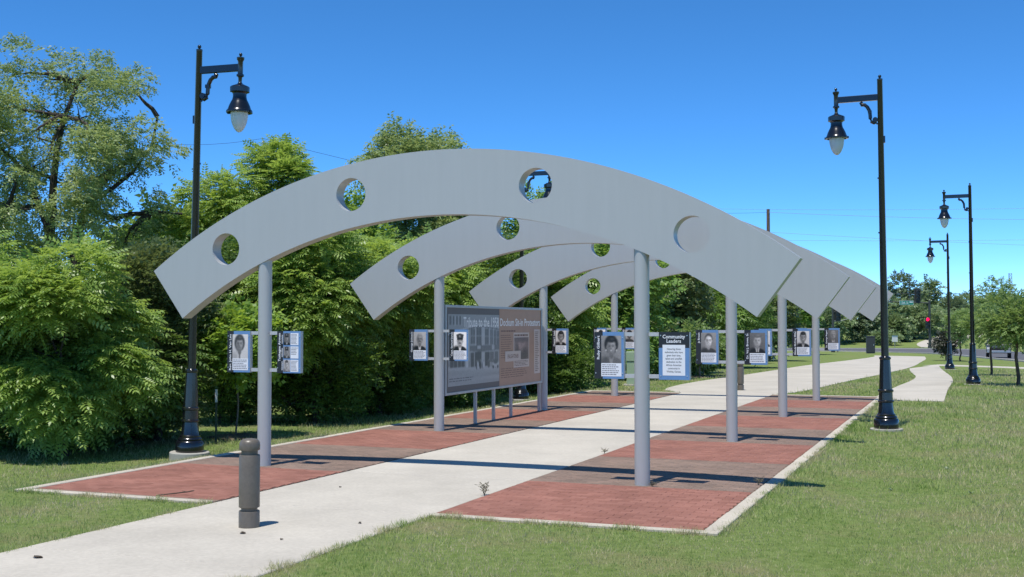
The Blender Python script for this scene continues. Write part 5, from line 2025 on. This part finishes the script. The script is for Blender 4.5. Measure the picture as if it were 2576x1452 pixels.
# ------------------------------------------------------------------ pickup truck on the street, seen through the young trees
def make_truck():
    root = empty('pickup_truck')
    # side profile (x along the truck, front at +x)
    prof = [(-2.65, .55), (-2.68, .75), (-2.62, 1.02), (-.72, 1.04), (-.55, 1.10), (-.30, 1.72), (-.1, 1.78), (.75, 1.78), (.95, 1.72), (1.50, 1.10), (2.40, 1.02), (2.62, .92), (2.66, .55), (2.2, .42), (-2.2, .42)]
    W_ = .95
    mb = MB()
    n = len(prof)

    def half(z):
        return W_ if z < 1.06 else W_ - (z - 1.06) * .26
    vs_ = [(x, -half(z), z) for x, z in prof] + [(x, half(z), z) for x, z in prof]
    mb.add(vs_, [tuple(range(n)), tuple(range(2 * n - 1, n - 1, -1))] + [((i + 1) % n, i, n + i, n + (i + 1) % n) for i in range(n)])
    mb.build('body', 'car_paint', root, bevel=.05)
    for sg in (-1, 1):
        y0 = sg * (half(1.4) + .012)
        MB().add([(-.42, y0 + sg * .07, 1.14), (.35, y0 + sg * .07, 1.14), (.35, y0 - sg * .06, 1.66), (-.24, y0 - sg * .06, 1.66)], [(0, 1, 2, 3)]).build('side_window', 'car_glass', root)
        MB().add([(.42, y0 + sg * .07, 1.14), (1.36, y0 + sg * .07, 1.14), (.90, y0 - sg * .06, 1.66), (.42, y0 - sg * .06, 1.66)], [(0, 1, 2, 3)]).build('side_window', 'car_glass', root)
        MB().box(2.56, 2.68, sg * .78 - .12, sg * .78 + .12, .72, .90).build('headlight', 'pvc_white', root, bevel=.02)
        MB().box(-2.70, -2.60, sg * .85 - .08, sg * .85 + .08, .72, .98).build('tail_light', 'tail_red', root, bevel=.02)
        MB().box(1.12, 1.26, sg * .98 - .09, sg * .98 + .09, 1.10, 1.24).build('mirror', 'car_paint', root, bevel=.02)
    MB().add([(1.48, -.74, 1.14), (1.48, .74, 1.14), (1.0, .66, 1.69), (1.0, -.66, 1.69)], [(0, 1, 2, 3)]).build('windscreen', 'car_glass', root)
    MB().add([(-.56, .74, 1.16), (-.56, -.74, 1.16), (-.34, -.66, 1.66), (-.34, .66, 1.66)], [(0, 1, 2, 3)]).build('rear_window', 'car_glass', root)
    MB().box(2.60, 2.72, -.9, .9, .46, .66).build('front_bumper', 'wheel_rim', root, bevel=.03)
    MB().box(-2.78, -2.62, -.9, .9, .48, .66).build('rear_bumper', 'wheel_rim', root, bevel=.03)
    MB().box(2.645, 2.69, -.6, .6, .70, .90).build('grille', 'tyre', root)
    for x in (-1.65, 1.70):
        for sg in (-1, 1):
            mb = MB()
            mb.lathe([(.20, -.12), (.36, -.12), (.38, -.09), (.38, .09), (.36, .12), (.20, .12)], 24)
            mb.v = [(a_, c_, b_) for a_, b_, c_ in mb.v]
            mb.f = [list(reversed(f)) for f in mb.f]
            w = mb.build('wheel', 'tyre', root)
            w.location = (x, sg * .84, .38)
            mb = MB()
            mb.lathe([(.21, -.123), (.21, .123)], 18)
            mb.v = [(a_, c_, b_) for a_, b_, c_ in mb.v]
            mb.f = [list(reversed(f)) for f in mb.f]
            mb.build('rim', 'wheel_rim', w)
    return root


tr = make_truck()
tr.location = (40.9, 98.5, terrain(98.5) + .01)
tr.rotation_euler = (0, 0, R(248))
tag(tr, 'dark grey pickup truck on the street, glimpsed through the young trees', 'truck')

# ------------------------------------------------------------------ small things lying about
def weed(label, s, t, n, h, seed):
    rr = random.Random(seed)
    mb = MB()
    for _ in range(n):
        a = rr.uniform(0, 6.28)
        l_ = h * rr.uniform(.5, 1)
        e = Vector((math.cos(a) * l_ * .5, math.sin(a) * l_ * .5, l_))
        mid = e * .5 + Vector((0, 0, l_ * .12))
        mb.tube([(0, 0, 0), mid, e], [.0025, .002, .001], 4)
        for _ in range(5):
            u = rr.uniform(.4, 1)
            p = e * u
            q = p + Vector((rr.gauss(0, .03), rr.gauss(0, .03), rr.uniform(.0, .04)))
            mb.tube([p, q], [.0015, .0035], 3)
    o = mb.build('weed', 'weed', None, loc=pw(s, t, .015))
    return tag(o, label, 'weed')


weed('dry wispy weed growing in the joint between path and brick', 4.18, -1.55, 12, .16, 1)
weed('tiny weed sprouting against the foot of the right arch post', 5.9, -.08, 6, .06, 2)
weed('small weed at the paving edge near the arch shadow tip', 7.15, .55, 6, .10, 3)
for k, (x_, y_w) in enumerate(((4.9, 15.2), (5.7, 14.6), (6.4, 17.3), (5.5, 12.1))):
    rr_ = random.Random(60 + k)
    mb = MB()
    for _ in range(9):
        a = rr_.uniform(0, 6.28)
        l_ = rr_.uniform(.03, .075)
        e = Vector((math.cos(a) * l_ * .8, math.sin(a) * l_ * .8, l_ * rr_.uniform(.4, .9)))
        sd = Vector((-math.sin(a), math.cos(a), 0)) * .012
        mb.add([(0, 0, 0), e * .55 + sd, e, e * .55 - sd], [(0, 1, 2, 3)])
    o = mb.build('lawn_weed', 'pale_weed', None, loc=(x_, y_w, terrain(y_w, x_) + .005))
    tag(o, 'pale grey green weed rosette in the open lawn', 'weed', 'pale weeds in the open lawn')
weed('small weed on the path joint beside the bedding line', 4.2, 3.4, 6, .08, 4)
rr = random.Random(9)
stick = MB().tube([(-.28, 0, 0), (-.1, .02, .012), (.08, .0, .03), (.16, .05, .035), (.12, .09, .03)], [.006, .008, .008, .006, .004], 6)
stick.tube([(.08, 0, .03), (.02, .06, .035)], [.005, .003], 5)
o = stick.build('twig', 'dead_leaf', None, loc=pw(.75, -2.95, .03), rz=.25)
tag(o, 'bent dark twig lying on red brick at the paving edge', 'twig')
for k, (s, t, lab) in enumerate(((1.95, -6.55, 'dead curled leaf by the grass edge of the path'), (2.95, -4.85, 'dark dead leaf in front of the squat bollard'), (3.5, -5.0, 'small dark leaf scrap beside the squat bollard'),
                                 (3.75, -3.9, 'small dark leaf scrap on the path towards the red brick'), (2.2, -1.6, 'tiny dark leaf scrap on bare path'))):
    mb = MB()
    L_ = (.10, .08, .035, .05, .03)[k]
    vs_ = []
    for j in range(5):
        u = j / 4
        w = L_ * .38 * math.sin(math.pi * (.08 + .84 * u))
        vs_ += [(u * L_ - L_ / 2, -w, .006 + .012 * u), (u * L_ - L_ / 2, 0, .002 + .004 * u), (u * L_ - L_ / 2, w, .010 + .008 * (1 - u))]
    fs = []
    for j in range(4):
        fs += [(3 * j, 3 * j + 3, 3 * j + 4, 3 * j + 1), (3 * j + 1, 3 * j + 4, 3 * j + 5, 3 * j + 2)]
    mb.add(vs_, fs)
    o = mb.build('dead_leaf', 'dead_leaf', None, loc=pw(s, t, .014), rz=rr.uniform(0, 6))
    tag(o, lab, 'leaf')
